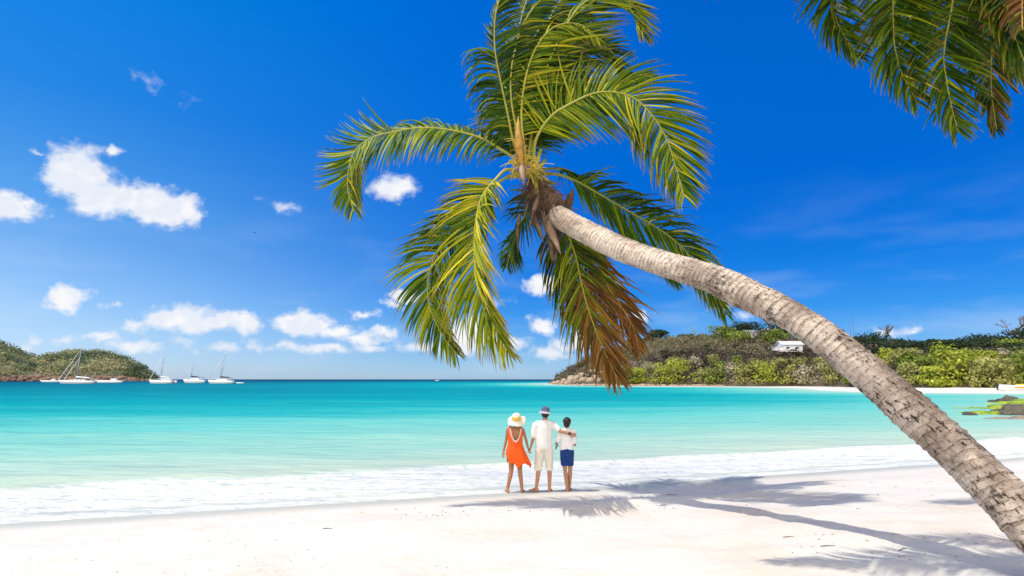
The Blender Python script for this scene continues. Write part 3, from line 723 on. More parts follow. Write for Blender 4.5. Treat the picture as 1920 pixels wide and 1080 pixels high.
# ------------------------------------------------------------------ houses and poles
def f_paint(c):
    def f(t, b):
        pos = t.new('ShaderNodeNewGeometry').outputs['Position']; n = t.noise(pos, 1.5, 5, .6)
        t.put(b.inputs['Base Color'], t.mix(t.smooth(n, .45, .75), c, tuple(q*.82 for q in c)))
    return f
M_white = mat('white_painted_wall', rough=.7, fn=f_paint((.80, .80, .82)))
M_roofw = mat('pale_grey_metal_roof', rough=.5, fn=f_paint((.55, .56, .58)))
M_roofg = mat('green_metal_roof', rough=.5, fn=f_paint((.05, .22, .17)))
M_roofd = mat('grey_shingle_roof', rough=.8, fn=f_paint((.22, .21, .21)))
M_glass = mat('dark_window_glass', (.03, .05, .08), .12, .6)
M_wood = mat('dark_wood', rough=.8, fn=f_paint((.07, .05, .04)))
M_pole = mat('grey_metal_pole', (.18, .18, .19), .5)
def house(u, tt, wpx, hpx, roofm, label, zoff=0, deck=False, hip=False, rz=0.0, name='house'):
    x, y, z = hr(u, tt); k = y/FPX; W = wpx*k; H = hpx*k; D = W*.6; z += zoff
    root = empty(name, (x, y, z), label, 'house', None)
    def P(px, py, pz): 
        c, s = math.cos(rz), math.sin(rz); return Vector((x+px*c-py*s, y+px*s+py*c, z+pz))
    wh = H*.62; m = MB()
    V = [P(-W/2,-D/2,-1.5),P(W/2,-D/2,-1.5),P(W/2,D/2,-1.5),P(-W/2,D/2,-1.5),P(-W/2,-D/2,wh),P(W/2,-D/2,wh),P(W/2,D/2,wh),P(-W/2,D/2,wh)]
    F = [(0,3,2,1),(0,1,5,4),(1,2,6,5),(2,3,7,6),(3,0,4,7),(4,5,6,7)]
    m.add(V, F)
    if not hip: m.add([P(W/2,-D/2,wh),P(W/2,D/2,wh),P(W/2,0,H*.97)], [(0,1,2)]); m.add([P(-W/2,-D/2,wh),P(-W/2,D/2,wh),P(-W/2,0,H*.97)], [(0,2,1)])
    m.build('wall', M_white, root)
    m = MB(); e = .5; th = .15; ins = W*.25 if hip else -e
    for sgn in (-1, 1):
        a, b2 = P(-W/2-e, sgn*(D/2+e), wh-.1), P(W/2+e, sgn*(D/2+e), wh-.1); c, d = P(W/2-ins, 0, H), P(-W/2+ins, 0, H)
        up = Vector((0, 0, th)); V = [a, b2, c, d, a+up, b2+up, c+up, d+up]
        m.add(V, [(0,3,2,1),(4,5,6,7),(0,1,5,4),(1,2,6,5),(2,3,7,6),(3,0,4,7)])
    if hip:
        for sgn in (-1, 1):
            a, b2, c = P(sgn*(W/2+e), -D/2-e, wh-.1), P(sgn*(W/2+e), D/2+e, wh-.1), P(sgn*(W/2-ins), 0, H)
            up = Vector((0, 0, th*1.03)); m.add([a+up, b2+up, c+up, a, b2, c], [(0,1,2),(3,5,4),(0,3,4,1)])
    m.build('roof', roofm, root)
    nw = max(2, int(W/3))
    for i in range(nw):
        px = -W/2+W*(i+.6)/(nw+.2); m = MB(); c = P(px, -D/2-.03, wh*.52); m.box(c, (W/nw*.36, .08, wh*.42), rz); f = m.build('window', M_white, root)
        m = MB(); c = P(px, -D/2-.09, wh*.52); m.box(c, (W/nw*.30, .06, wh*.34), rz); m.build('pane', M_glass, f)
    if deck:
        m = MB(); m.box(P(-W*.22, -D/2-1.3, -.35), (W*1.05, 2.4, .25), rz); m.build('deck', M_white, root)
        for px in (-W*.68, -W*.4, -W*.1, W*.24):
            m = MB(); m.box(P(px, -D/2-2.2, -1.6), (.2, .2, 2.3), rz); m.build('deck_post', M_wood, root)
        m = MB(); m.box(P(-W*.68, -D/2+1.0, wh*.35), (W*.36, 3, wh*.6), rz); m.build('porch_wall', M_white, root)
        m = MB(); m.box(P(-W*.68, -D/2+1.0, wh*.72), (W*.42, 3.6, .15), rz); m.build('porch_roof', M_roofw, root)
house(1479, .34, 38, 18, M_roofw, 'white bungalow with a deck on posts on the slope left of the leaning trunk', 1.0, True)
house(1362, .99, 40, 16, M_roofg, 'house with a green roof on the ridge among dark trees', .8, False, True)
house(1408, .86, 40, 13, M_roofd, 'grey-roofed house on the ridge right of the green-roofed one', .6, False, True)
house(1712, .44, 36, 10, M_roofw, 'low house whose white roof shows above the thicket right of the trunk', 1.2, False, True)
house(1733, .99, 28, 10, M_roofw, 'tiny pale-roofed house on the far right ridge beside the distant palm', 1.5)
house(1440, 1.04, 26, 12, M_roofw, 'small white house showing behind the leafless ridge tree', 1.8)
def pole(u, tt, hp, lb, arm=False):
    x, y, z = hr(u, tt); k = y/FPX; m = MB(); m.tube([(x, y, z-1), (x, y, z+hp*k*.5), (x, y, z+hp*k)], [.12, .09, .05], 8)
    if arm:
        m.box((x, y, z+hp*k*.9), (1.4, .08, .08)); m.box((x, y, z+hp*k*.8), (1.0, .08, .08))
    tag(m.build('antenna_mast', M_pole), lb, 'mast')
pole(1603, .99, 58, 'tallest thin mast on the ridge just right of the leaning trunk', True)
pole(1597, .97, 42, 'shorter pole close beside the tallest thin mast')
pole(1705, .99, 36, 'thin pole on the right ridge between the bare tree and the palm', True)

# ------------------------------------------------------------------ dinghy on the far beach
M_hullw = mat('white_gelcoat', (.82, .82, .83), .25, .5); M_orange = mat('orange_gelcoat', (.75, .32, .03), .3); M_black = mat('black_plastic', (.02, .02, .025), .35)
M_navy = mat('navy_canvas', (.02, .03, .07), .8); M_alu = mat('mast_aluminium', (.45, .47, .5), .35, .5, metal=.6); M_sail = mat('furled_sailcloth', (.75, .75, .73), .8)
M_yel = mat('yellow_gelcoat', (.80, .55, .05), .3)
def hull(m, L, B, Hh, bow=.45, x0=0, y0=0, z0=0, n=18, sheer=.25):
    """lofted hull, bow towards -x"""
    V = []; F = []; ns = 9
    for i in range(n+1):
        s = i/n; x = -L/2+L*s; wd = B/2*min(1, math.sin(min(1, s/bow)*math.pi/2)**.8)*(1-.22*max(0, (s-.6)/.4)**2); wd = max(wd, .02)
        top = Hh*(1+sheer*(1-s)**2); kl = -.35*Hh*math.sin(math.pi*min(1, s*.9+.1))
        xx = x+(0)*1
        for j in range(ns):
            q = j/(ns-1)*2-1; yy = wd*(abs(q)**.45)*(1 if q > 0 else -1); zz = kl+(top-kl)*(abs(q)**2.2)
            V.append((x0+xx-(1-s)**3*.12*L*(abs(q)**2), y0+yy, z0+zz))
    for i in range(n):
        for j in range(ns-1): F.append((i*ns+j, i*ns+j+1, (i+1)*ns+j+1, (i+1)*ns+j))
        F.append((i*ns, (i+1)*ns, (i+1)*ns+ns-1, i*ns+ns-1))
    F.append(tuple(n*ns+j for j in range(ns)))
    m.add(V, F)
x, y, zb = at(1896, 722, 106); zb = ground(x, y)
root = empty('dinghy', (x, y, zb), 'white and orange motor dinghy pulled up on the far beach at the right edge', 'boat')
m = MB(); hull(m, 6.2, 1.8, .75, x0=x+1.0, y0=y, z0=zb+.1); m.build('hull', M_hullw, root, True)
m = MB(); m.box((x+1.6, y-.99, zb+.55), (3.6, .06, .26)); m.build('stripe', M_orange, root)
m = MB(); m.box((x-2.6, y, zb+1.0), (.5, .4, .55), 0, .08); m.box((x-2.6, y, zb+.45), (.2, .18, .8)); m.build('outboard_motor', M_black, root)
m = MB(); m.box((x+2.4, y, zb+1.0), (2.2, 1.3, .25), 0, .08); m.build('cover', M_yel, root)
x, y = hitg(1912, 739, .55)
root = MB(); V, F = [], []
hull(root, 9, .8, .25, .5, x0=x+1, y0=y, z0=ground(x, y)+.1); o = root.build('kayak', M_orange, None, True); tag(o, 'long low orange-brown kayak lying at the water edge below the dinghy', 'kayak')

# ------------------------------------------------------------------ yachts
def yacht(ub, us, vm, mast_u, vtop, label, D=330, boom=(0, 0), cover=M_navy, furl=1, cabin=(.30, .72), dink=False, group='yachts anchored off the island', cat_twin=False, vwl=719, mast_lean=0):
    sc = D/FPX; L = (us-ub)*sc; x = ((ub+us)/2-960)*sc*1.0; y = D
    x /= math.cos(PITCH)-((540-vwl)/FPX)*math.sin(PITCH)
    root = empty('yacht', (x, y, 0), label, 'yacht', group); Hh = 5.2*sc; B = min(4.2, L*.28)
    m = MB(); hull(m, L, B, Hh, x0=x, y0=y, z0=.05)
    if cat_twin: hull(m, L, B*.5, Hh, x0=x, y0=y+4.2, z0=.05); m.box((x+L*.1, y+2, Hh*.75), (L*.6, 4.5, Hh*.4))
    m.build('hull', M_hullw, root, True)
    cx0 = x-L/2+L*cabin[0]; cx1 = x-L/2+L*cabin[1]; m = MB()
    m.box(((cx0+cx1)/2, y+(2 if cat_twin else 0), Hh*1.2), (cx1-cx0, B*.55, Hh*(.95 if cat_twin else .5)), 0, .25); m.build('cabin', M_hullw, root)
    m = MB()
    for i in range(3): m.box((cx0+(cx1-cx0)*(.2+.28*i), y-B*.28-.03, Hh*1.25), ((cx1-cx0)*.16, .08, Hh*.2))
    m.build('cabin_windows', M_glass, root)
    m = MB(); m.box((x+L*.30, y, Hh*1.9), (L*.22, B*.6, .18)); 
    for dx in (-.09, .09): m.tube([(x+L*(.30+dx), y, Hh*.9), (x+L*(.30+dx), y, Hh*1.9)], .06, 6)
    m.build('cockpit_canopy', cover, root)
    mx = x-L/2+(mast_u-ub)*sc; mh = (719-vtop)*sc*1.0; lx = mast_lean*sc
    m = MB(); m.tube([(mx, y, Hh*.8), (mx+lx*.5, y, mh*.5), (mx+lx, y, mh)], [.20, .17, .12], 8)
    for q in (.45, .72): m.box((mx+lx*q, y, mh*q), (.1, B*.7, .1))
    mo = m.build('mast', M_alu, root, True)
    m = MB(); m.box((mx+lx, y, mh+.35), (.5, .05, .05)); m.tube([(mx+lx, y, mh), (mx+lx, y, mh+.9)], .04, 5); m.build('wind_vane', M_black, mo)
    m = MB(); bl = L*.42; m.tube([(mx, y, Hh*2.0), (mx+bl, y, Hh*2.0)], .13, 7); m.build('boom', M_alu, root)
    m = MB(); m.tube([(mx+.1, y, Hh*2.35), (mx+bl*.5, y, Hh*2.25), (mx+bl*.95, y, Hh*2.12)], [.42, .32, .18], 8); m.build('sail_cover', cover, root, True)
    bx = x-L/2-L*.10
    for i in range(furl):
        f0 = bx+i*L*.16; hh = mh*(.93 if i == 0 else .72)
        m = MB(); m.tube([(f0, y, Hh*1.15), (f0+(mx+lx*.9-f0)*.5, y, hh*.5+Hh*.5), (mx+lx*.9, y, hh)], [.22, .17, .05], 7); m.build('furled_headsail', M_sail, root, True)
    m = MB()
    m.tube([(x+L*.49, y, Hh), (mx+lx, y, mh)], .035, 4)
    for sg in (-1, 1): m.tube([(mx, y+sg*B*.45, Hh*.9), (mx+lx*.72, y+sg*B*.35, mh*.72), (mx+lx, y, mh*.97)], .03, 4)
    m.build('rigging', M_alu, root)
    m = MB()
    zt = Hh*1.05+.75
    for i in range(9): xx = x-L*.46+L*.92*i/8; m.tube([(xx, y-B*.42, Hh*.95), (xx, y-B*.42, zt)], .025, 4)
    m.tube([(x-L*.46, y-B*.42, zt), (x+L*.46, y-B*.42, zt)], .02, 4); m.build('guard_rail', M_alu, root)
    if dink:
        r2 = empty('tender', (x+L*.5+3.5, y-1, 0), 'tiny white tender trailing behind the yacht furthest from the island', 'boat')
        m = MB(); hull(m, 4.2, 1.6, .55, x0=x+L*.5+4.2, y0=y-1, z0=.05); m.build('hull', M_hullw, r2, True)
        m = MB(); m.box((x+L*.5+6.2, y-1, .7), (.35, .35, .6), 0, .06); m.build('outboard_motor', M_black, r2)
    return root
yacht(115, 177, 0, 141, 651, 'largest white yacht, two furled headsails slanting up to a tall mast, before the island hill', 315, furl=2, mast_lean=4, cover=M_sail)
yacht(283, 323, 0, 300.5, 664, 'white catamaran yacht lying right at the tip of the island', 325, furl=1, mast_lean=1.5, cat_twin=True, cover=M_sail, cabin=(.38, .85))
yacht(347, 384, 0, 357, 681, 'smallest yacht with the shortest mast, between the catamaran and the dark-covered yacht', 370, furl=1, mast_lean=2)
yacht(394, 438, 0, 412, 662, 'yacht with a dark sail cover on its boom and a tender astern', 320, furl=1, mast_lean=5, dink=True)
def small_boat(u0, u1, D, lb, stick=True):
    sc = D/FPX; L = (u1-u0)*sc; x = ((u0+u1)/2-960)*sc/(math.cos(PITCH)+.17*math.sin(PITCH)); root = empty('motorboat', (x, D, 0), lb, 'boat')
    m = MB(); hull(m, L, L*.2, L*.07+.3, x0=x, y0=D, z0=.05); m.build('hull', M_hullw, root, True)
    m = MB(); m.box((x+L*.15, D, L*.10+.5), (L*.2, L*.12, L*.06+.4), 0, .1); m.build('cabin', M_hullw, root)
    if stick: m = MB(); m.tube([(x+L*.2, D, .6), (x+L*.2, D, L*.28)], .08, 5); m.build('mast', M_alu, root)
small_boat(183, 229, 380, 'long low white motorboat moored between the two largest yachts')
small_boat(78, 110, 470, 'low white boat close under the shore left of the largest yacht', False)
small_boat(816, 823, 900, 'tiny white boat far out near the horizon below the palm', True)
# bird
x = at(477, 436, 150); m = MB(); V = [x+Vector(q) for q in [(-.3,0,0),(.35,0,.05),(0,-.02,.0),(-.9,.1,.35),(.85,.1,.3),(-.35,.25,.05),(.3,.25,.05)]]
m.ell(x, (.12, .38, .1)); m.add([V[2]+Vector((0,-.12,.02)), V[3], V[2]+Vector((0,.15,.0)), V[4]], [(0,1,2),(0,2,3)])
m.build('bird', M_black); bpy.data.objects['bird'].location = (0, 0, 0); tag(bpy.data.objects['bird'], 'tiny dark bird gliding in the blue sky left of the palm', 'bird')

# ------------------------------------------------------------------ palms
def f_frond(t, b, br=0.0):
    v = t.attr('var'); al = t.attr('along'); dry = t.attr('dry'); pos = t.new('ShaderNodeNewGeometry').outputs['Position']
    g = t.ramp(v, [(.0, (.010, .036, .004)), (.35, (.038, .105, .004)), (.60, (.15, .24, .005)), (.82, (.42, .44, .008)), (1, (.72, .60, .03))])
    spot = t.smooth(t.noise(pos, 14, 3, .7), .60, .70)
    g = t.mix(t.m('MULTIPLY', spot, .55), g, (.52, .26, .02))
    tip = t.smooth(t.m('ADD', al, t.m('MULTIPLY', v, .25)), .88, 1.12)
    g = t.mix(t.m('MULTIPLY', tip, .75), g, (.36, .20, .05))
    dn = t.ramp(t.m('FRACT', t.m('MULTIPLY', v, 7.3)), [(0, (.075, .030, .012)), (.5, (.22, .085, .018)), (1, (.46, .22, .04))])
    g = t.mix(t.smooth(t.m('ADD', dry, t.m('MULTIPLY', t.m('SUBTRACT', t.m('FRACT', t.m('MULTIPLY', v, 13.7)), .5), .55)), .32, .60), g, dn)
    t.put(b.inputs['Base Color'], g); b.inputs['Roughness'].default_value = .45; b.inputs['Specular IOR Level'].default_value = .2
    tr = t.new('ShaderNodeBsdfTranslucent'); t.put(tr.inputs[0], t.mix(.30, g, (.40, .50, .01)))
    ms = t.new('ShaderNodeMixShader'); ms.inputs[0].default_value = .34
    t.l.new(b.outputs[0], ms.inputs[1]); t.l.new(tr.outputs[0], ms.inputs[2])
    out = [n for n in t.n if n.type == 'OUTPUT_MATERIAL'][0]; t.l.new(ms.outputs[0], out.inputs[0])
M_frond = mat('coconut_leaflets', fn=f_frond)
def f_rib(c1, c2):
    def f(t, b):
        pos = t.new('ShaderNodeNewGeometry').outputs['Position']; t.put(b.inputs['Base Color'], t.mix(t.smooth(t.noise(pos, 5, 4), .4, .7), c1, c2))
    return f
M_rib = mat('yellow_green_midrib', rough=.5, fn=f_rib((.30, .33, .035), (.40, .30, .04)))
M_ribd = mat('orange_brown_midrib', rough=.5, fn=f_rib((.55, .30, .04), (.30, .15, .04)))
M_husk = mat('brown_fibre', rough=.95, fn=f_rib((.07, .04, .022), (.19, .12, .07)))
M_spathe = mat('dry_spathe', rough=.7, fn=f_rib((.26, .16, .10), (.46, .33, .23)))
M_flower = mat('yellow_flower_stalks', rough=.6, fn=f_rib((.62, .45, .06), (.50, .34, .05)))

def frond(parent, pts, N=(0, -1, 0), roll=(0, 0), L=1.1, g=.30, wind=(.22, .03, 0), dry=0.0, yel=.5, t0=.14, seed=0, dens=.028, r0=.032, spread=(72, 30), wmax=.045, label=None, rib=None, Lp=None, stiff=1.0, gap=.07, rf=None, gf=None):
    r = np.random.default_rng(seed); n = 60; C_ = catmull(pts, n)
    seg = np.linalg.norm(np.diff(C_, axis=0), axis=1); cum = np.concatenate([[0], np.cumsum(seg)]); tot = cum[-1]
    N0 = np.array(N, float); D = np.array(wind, float)+np.array([0, 0, -g]); K = 6
    VV, FF, VA, AL = [], [], [], []; nb = 0
    cnt = int(tot*(1-t0)/dens)
    for side in (0, 1):
        ph = R(roll[side]); clump = 0
        for i in range(cnt):
            s = t0+(1-t0)*(i+r.uniform(-.3, .3))/cnt
            if s > .995 or s < t0 or r.random() < gap: continue
            x = s*tot; p = np.array([np.interp(x, cum, C_[:, j]) for j in range(3)])
            q = np.array([np.interp(min(x+.06, tot), cum, C_[:, j]) for j in range(3)])-np.array([np.interp(x-.06, cum, C_[:, j]) for j in range(3)])
            T = q/np.linalg.norm(q); Nn = N0-T*N0.dot(T); Nn /= np.linalg.norm(Nn)+1e-9; S = np.cross(T, Nn)
            if side: S = -S
            ss = min(1.0, max(0.0, (s-t0)/(1-t0))); ang = R(spread[0]+(spread[1]-spread[0])*ss**1.2+r.normal()*4.5)
            if rf: ph = R(rf(side, ss))
            lat = S*math.cos(ph)+Nn*math.sin(ph)
            d = T*math.cos(ang)+lat*math.sin(ang)+r.normal(size=3)*.045; d /= np.linalg.norm(d)
            ln = (Lp(ss) if Lp else 1.12*L*(.50+.62*math.sin(min(1, ss*1.5+.12)*math.pi/2)-.86*ss**2.4))*(1+r.normal()*.06)
            if r.random() < .07: ln *= r.uniform(.35, .85)
            ragged = .045 if r.random() > .12 else .16; d = d+r.normal(size=3)*ragged; d /= np.linalg.norm(d)
            wd = wmax*(.8+.4*r.random())*(1 if ss < .8 else 1-.4*(ss-.8)/.2)
            W = np.cross(d, Nn)
            if np.linalg.norm(W) < .2: W = np.cross(d, S)
            W = W/np.linalg.norm(W); tw = r.normal()*.45
            Dk = D if gf is None else D+np.array(gf(side, ss), float)
            P = p.copy(); dd = d.copy(); kd = stiff*(.75+.5*r.random()); limp = r.random() < .06
            rows = []
            for k in range(K+1):
                f = k/K; M_ = np.cross(dd, W); M_ /= np.linalg.norm(M_)+1e-9
                Wk = W*math.cos(tw)+M_*math.sin(tw); Mk = np.cross(dd, Wk)
                hw = wd*.5*(min(1, .35+f*3.2))*(1-f**2.2)+.0018
                rows += [P-Wk*hw+Mk*hw*.7, P-Mk*hw*.35, P+Wk*hw+Mk*hw*.7]
                dd = dd+Dk*kd*(.35+f*.9)*(1.8 if limp and k > 1 else 1)*(6/K)*.42; dd /= np.linalg.norm(dd)
                W = W-dd*W.dot(dd); W /= np.linalg.norm(W)+1e-9
                P = P+dd*ln/K
            VV += rows
            for k in range(K):
                b0 = nb+k*3; FF += [(b0, b0+1, b0+4, b0+3), (b0+1, b0+2, b0+5, b0+4)]
            nb += 3*(K+1)
            vv = np.clip(yel+r.normal()*.22, 0, 1)
            VA += [vv]*(3*(K+1)); AL += list(np.repeat(np.arange(K+1)/K, 3))
    nV = len(VV); dr = np.full(nV, dry) if not callable(dry) else dry(np.array(VV))
    o = mesh('frond', VV, np.array(FF), M_frond, parent, True, {'var': ('POINT', 'FLOAT', VA), 'along': ('POINT', 'FLOAT', AL), 'dry': ('POINT', 'FLOAT', dr)})
    if label: o['label'] = label
    m = MB(); rad = [r0*(1-.88*(i/(n-1))**.75)+.003 for i in range(n)]; rad[0] *= 1.7; rad[1] *= 1.5; rad[2] *= 1.3; m.tube(C_, rad, 7)
    m.build('midrib', rib or (M_ribd if (not callable(dry) and dry > .45) else M_rib), o, True)
    return o
def pl(pp, y0, y1, mid=None):
    n = len(pp); out = []
    for i, (u, v) in enumerate(pp):
        f = i/(n-1); yy = y0+(y1-y0)*f if mid is None else y0*(1-f)**2+2*mid*f*(1-f)+y1*f*f
        out.append(at(u, v, yy))
    return out

# trunk centreline found from the photograph: each point's shadow falls where the photo's trunk shadow lies
TR = [((.60, 11.06, 6.08), .20), ((.74, 10.92, 5.82), .205), ((.92, 10.80, 5.55), .215), ((1.81, 10.0, 4.79), .232), ((2.48, 9.24, 4.30), .220), ((3.05, 8.58, 3.93), .228), ((3.44, 8.12, 3.58), .240), ((3.73, 7.74, 3.31), .226),
      ((4.00, 7.40, 2.98), .220), ((4.26, 7.10, 2.59), .220), ((4.56, 6.72, 2.09), .226), ((4.81, 6.38, 1.64), .230), ((5.02, 6.04, 1.20), .245), ((5.22, 5.75, .80), .285), ((5.42, 5.42, .40), .32), ((5.62, 5.1, -.1), .40)]
def f_trunk(t, b):
    a = t.attr('tc', 'Vector'); sp = t.new('ShaderNodeSeparateXYZ'); t.l.new(a, sp.inputs[0]); s = sp.outputs[2]
    ring = t.attr('ring')      # 0 just above a scar, 1 at its lip
    n1 = t.noise(t.vm('MULTIPLY', a, (1, 1, 1.0)), 2.2, 5, .65); n2 = t.noise(t.vm('MULTIPLY', a, (3, 3, 1.3)), 6, 5, .7); n3 = t.noise(t.vm('MULTIPLY', a, (1, 1, 4)), 16, 4, .7)
    n4 = t.noise(t.vm('MULTIPLY', a, (5, 5, 2.2)), 5, 4, .7, .5)
    col = t.mix(t.smooth(n1, .40, .62), (.72, .615, .51), (.38, .30, .24))
    col = t.mix(t.m('MULTIPLY', t.smooth(n3, .48, .68), .55), col, (.26, .185, .14))
    lw = t.smooth(s, 1.2, 6.5)
    line = t.m('MULTIPLY', t.smooth(ring, .78, .97), t.smooth(n2, .34, .50)); col = t.mix(t.m('MULTIPLY', line, .9), col, (.09, .055, .04))
    col = t.mix(t.m('MULTIPLY', t.smooth(ring, .25, .0), .5), col, (.20, .145, .105))
    blot = t.smooth(t.noise(a, 2.4, 3, .6), .42, .60)
    crack = t.m('MULTIPLY', t.m('MULTIPLY', t.smooth(n4, .55, .62), t.m('MULTIPLY_ADD', lw, .9, .12)), t.m('MULTIPLY_ADD', blot, .85, .15)); col = t.mix(crack, col, (.055, .035, .028))
    patch = t.m('MULTIPLY', t.smooth(t.noise(a, 2.0, 4, .65), .55, .64), t.smooth(n2, .40, .55)); col = t.mix(t.m('MULTIPLY', patch, t.m('MULTIPLY_ADD', lw, .65, .3)), col, (.085, .065, .055))
    col = t.mix(t.m('MULTIPLY', t.smooth(s, 2.5, 7.5), .55), col, t.mix(1.0, col, (.58, .56, .55), 'MULTIPLY'))
    col = t.mix(t.m('MULTIPLY', t.smooth(s, .55, .15), .8), col, (.12, .075, .05))
    t.put(b.inputs['Base Color'], col)
    h = t.m('ADD', t.m('MULTIPLY', n3, .5), t.m('SUBTRACT', t.m('MULTIPLY', n2, .4), t.m('MULTIPLY', crack, 1.1)))
    t.put(b.inputs['Normal'], t.bump(h, .9, .022)); b.inputs['Specular IOR Level'].default_value = .2
M_trunk = mat('ringed_palm_bark', rough=.85, fn=f_trunk)
def palm_trunk(parent, TRK, seed=0, step=.011, nt=72):
    r = np.random.default_rng(seed)
    P = np.array([q[0] for q in TRK]); R0 = np.array([q[1] for q in TRK]); seg = np.linalg.norm(np.diff(P, axis=0), axis=1); cum = np.concatenate([[0], np.cumsum(seg)])
    n = int(cum[-1]/step); Cc = catmull(P, n); s = np.linspace(0, cum[-1], n); rad = np.interp(s, cum, R0)*.95
    for _ in range(30): rad[1:-1] = (rad[:-2]+rad[2:]+rad[1:-1])/3
    for _ in range(60): Cc[1:-1] = (Cc[:-2]+Cc[2:]+Cc[1:-1])/3
    # ring scars: tight near the crown, wide lower down
    pos = [0.0]
    while pos[-1] < cum[-1]+.5: x = pos[-1]; pos.append(x+(.040+.055*min(1, x/5))*r.uniform(.75, 1.3))
    pos = np.array(pos); hgt = r.uniform(.4, 1.5, len(pos))
    T = np.gradient(Cc, axis=0); T /= np.linalg.norm(T, axis=1)[:, None]
    N = np.zeros_like(T); N[0] = np.cross(T[0], [0, 0, 1]); N[0] /= np.linalg.norm(N[0])
    for i in range(1, n): q = N[i-1]-T[i]*N[i-1].dot(T[i]); N[i] = q/np.linalg.norm(q)
    B = np.cross(T, N); th = np.linspace(0, 2*math.pi, nt, endpoint=False)
    S2, TH2 = np.meshgrid(s, th, indexing='ij')
    tc = np.stack([np.cos(TH2)*.25, np.sin(TH2)*.25, S2], -1).reshape(-1, 3)
    tilt = np.cos(TH2-1.0)*.03+fbm(tc, 3.5, 3).reshape(S2.shape)*.075
    sw = S2+tilt; k = np.clip(np.searchsorted(pos, sw.ravel(), side='right')-1, 0, len(pos)-2).reshape(sw.shape)
    f = (sw-pos[k])/(pos[k+1]-pos[k]); f = np.clip(f, 0, 1)
    prof = (f**1.6)*.015*hgt[k]*np.where(f > .93, (1-f)/.07, 1)
    lump = fbm(tc, 1.1, 3).reshape(S2.shape)*.022+fbm(tc, 9, 3).reshape(S2.shape)*.010+fbm(tc*np.array([1, 1, 3]), 22, 2).reshape(S2.shape)*.004
    rr = rad[:, None]+prof+lump-.004
    V = Cc[:, None, :]+(N[:, None, :]*np.cos(TH2)[..., None]+B[:, None, :]*np.sin(TH2)[..., None])*rr[..., None]
    idx = np.arange(n*nt).reshape(n, nt); F = np.stack([idx[:-1], np.roll(idx, -1, 1)[:-1], np.roll(idx, -1, 1)[1:], idx[1:]], -1).reshape(-1, 4)[:, ::-1]
    return mesh('trunk', V.reshape(-1, 3), F, M_trunk, parent, True, {'tc': ('POINT', 'FLOAT_VECTOR', tc), 'ring': ('POINT', 'FLOAT', f.ravel())})
palm = empty('leaning_palm_tree', (5.6, 5.12, ground(5.6, 5.12)), 'large coconut palm with a pale ringed trunk leaning from the right across the sky', 'palm tree')
palm_trunk(palm, TR, 1)
Y0 = 11.1
K0 = (988, 318)
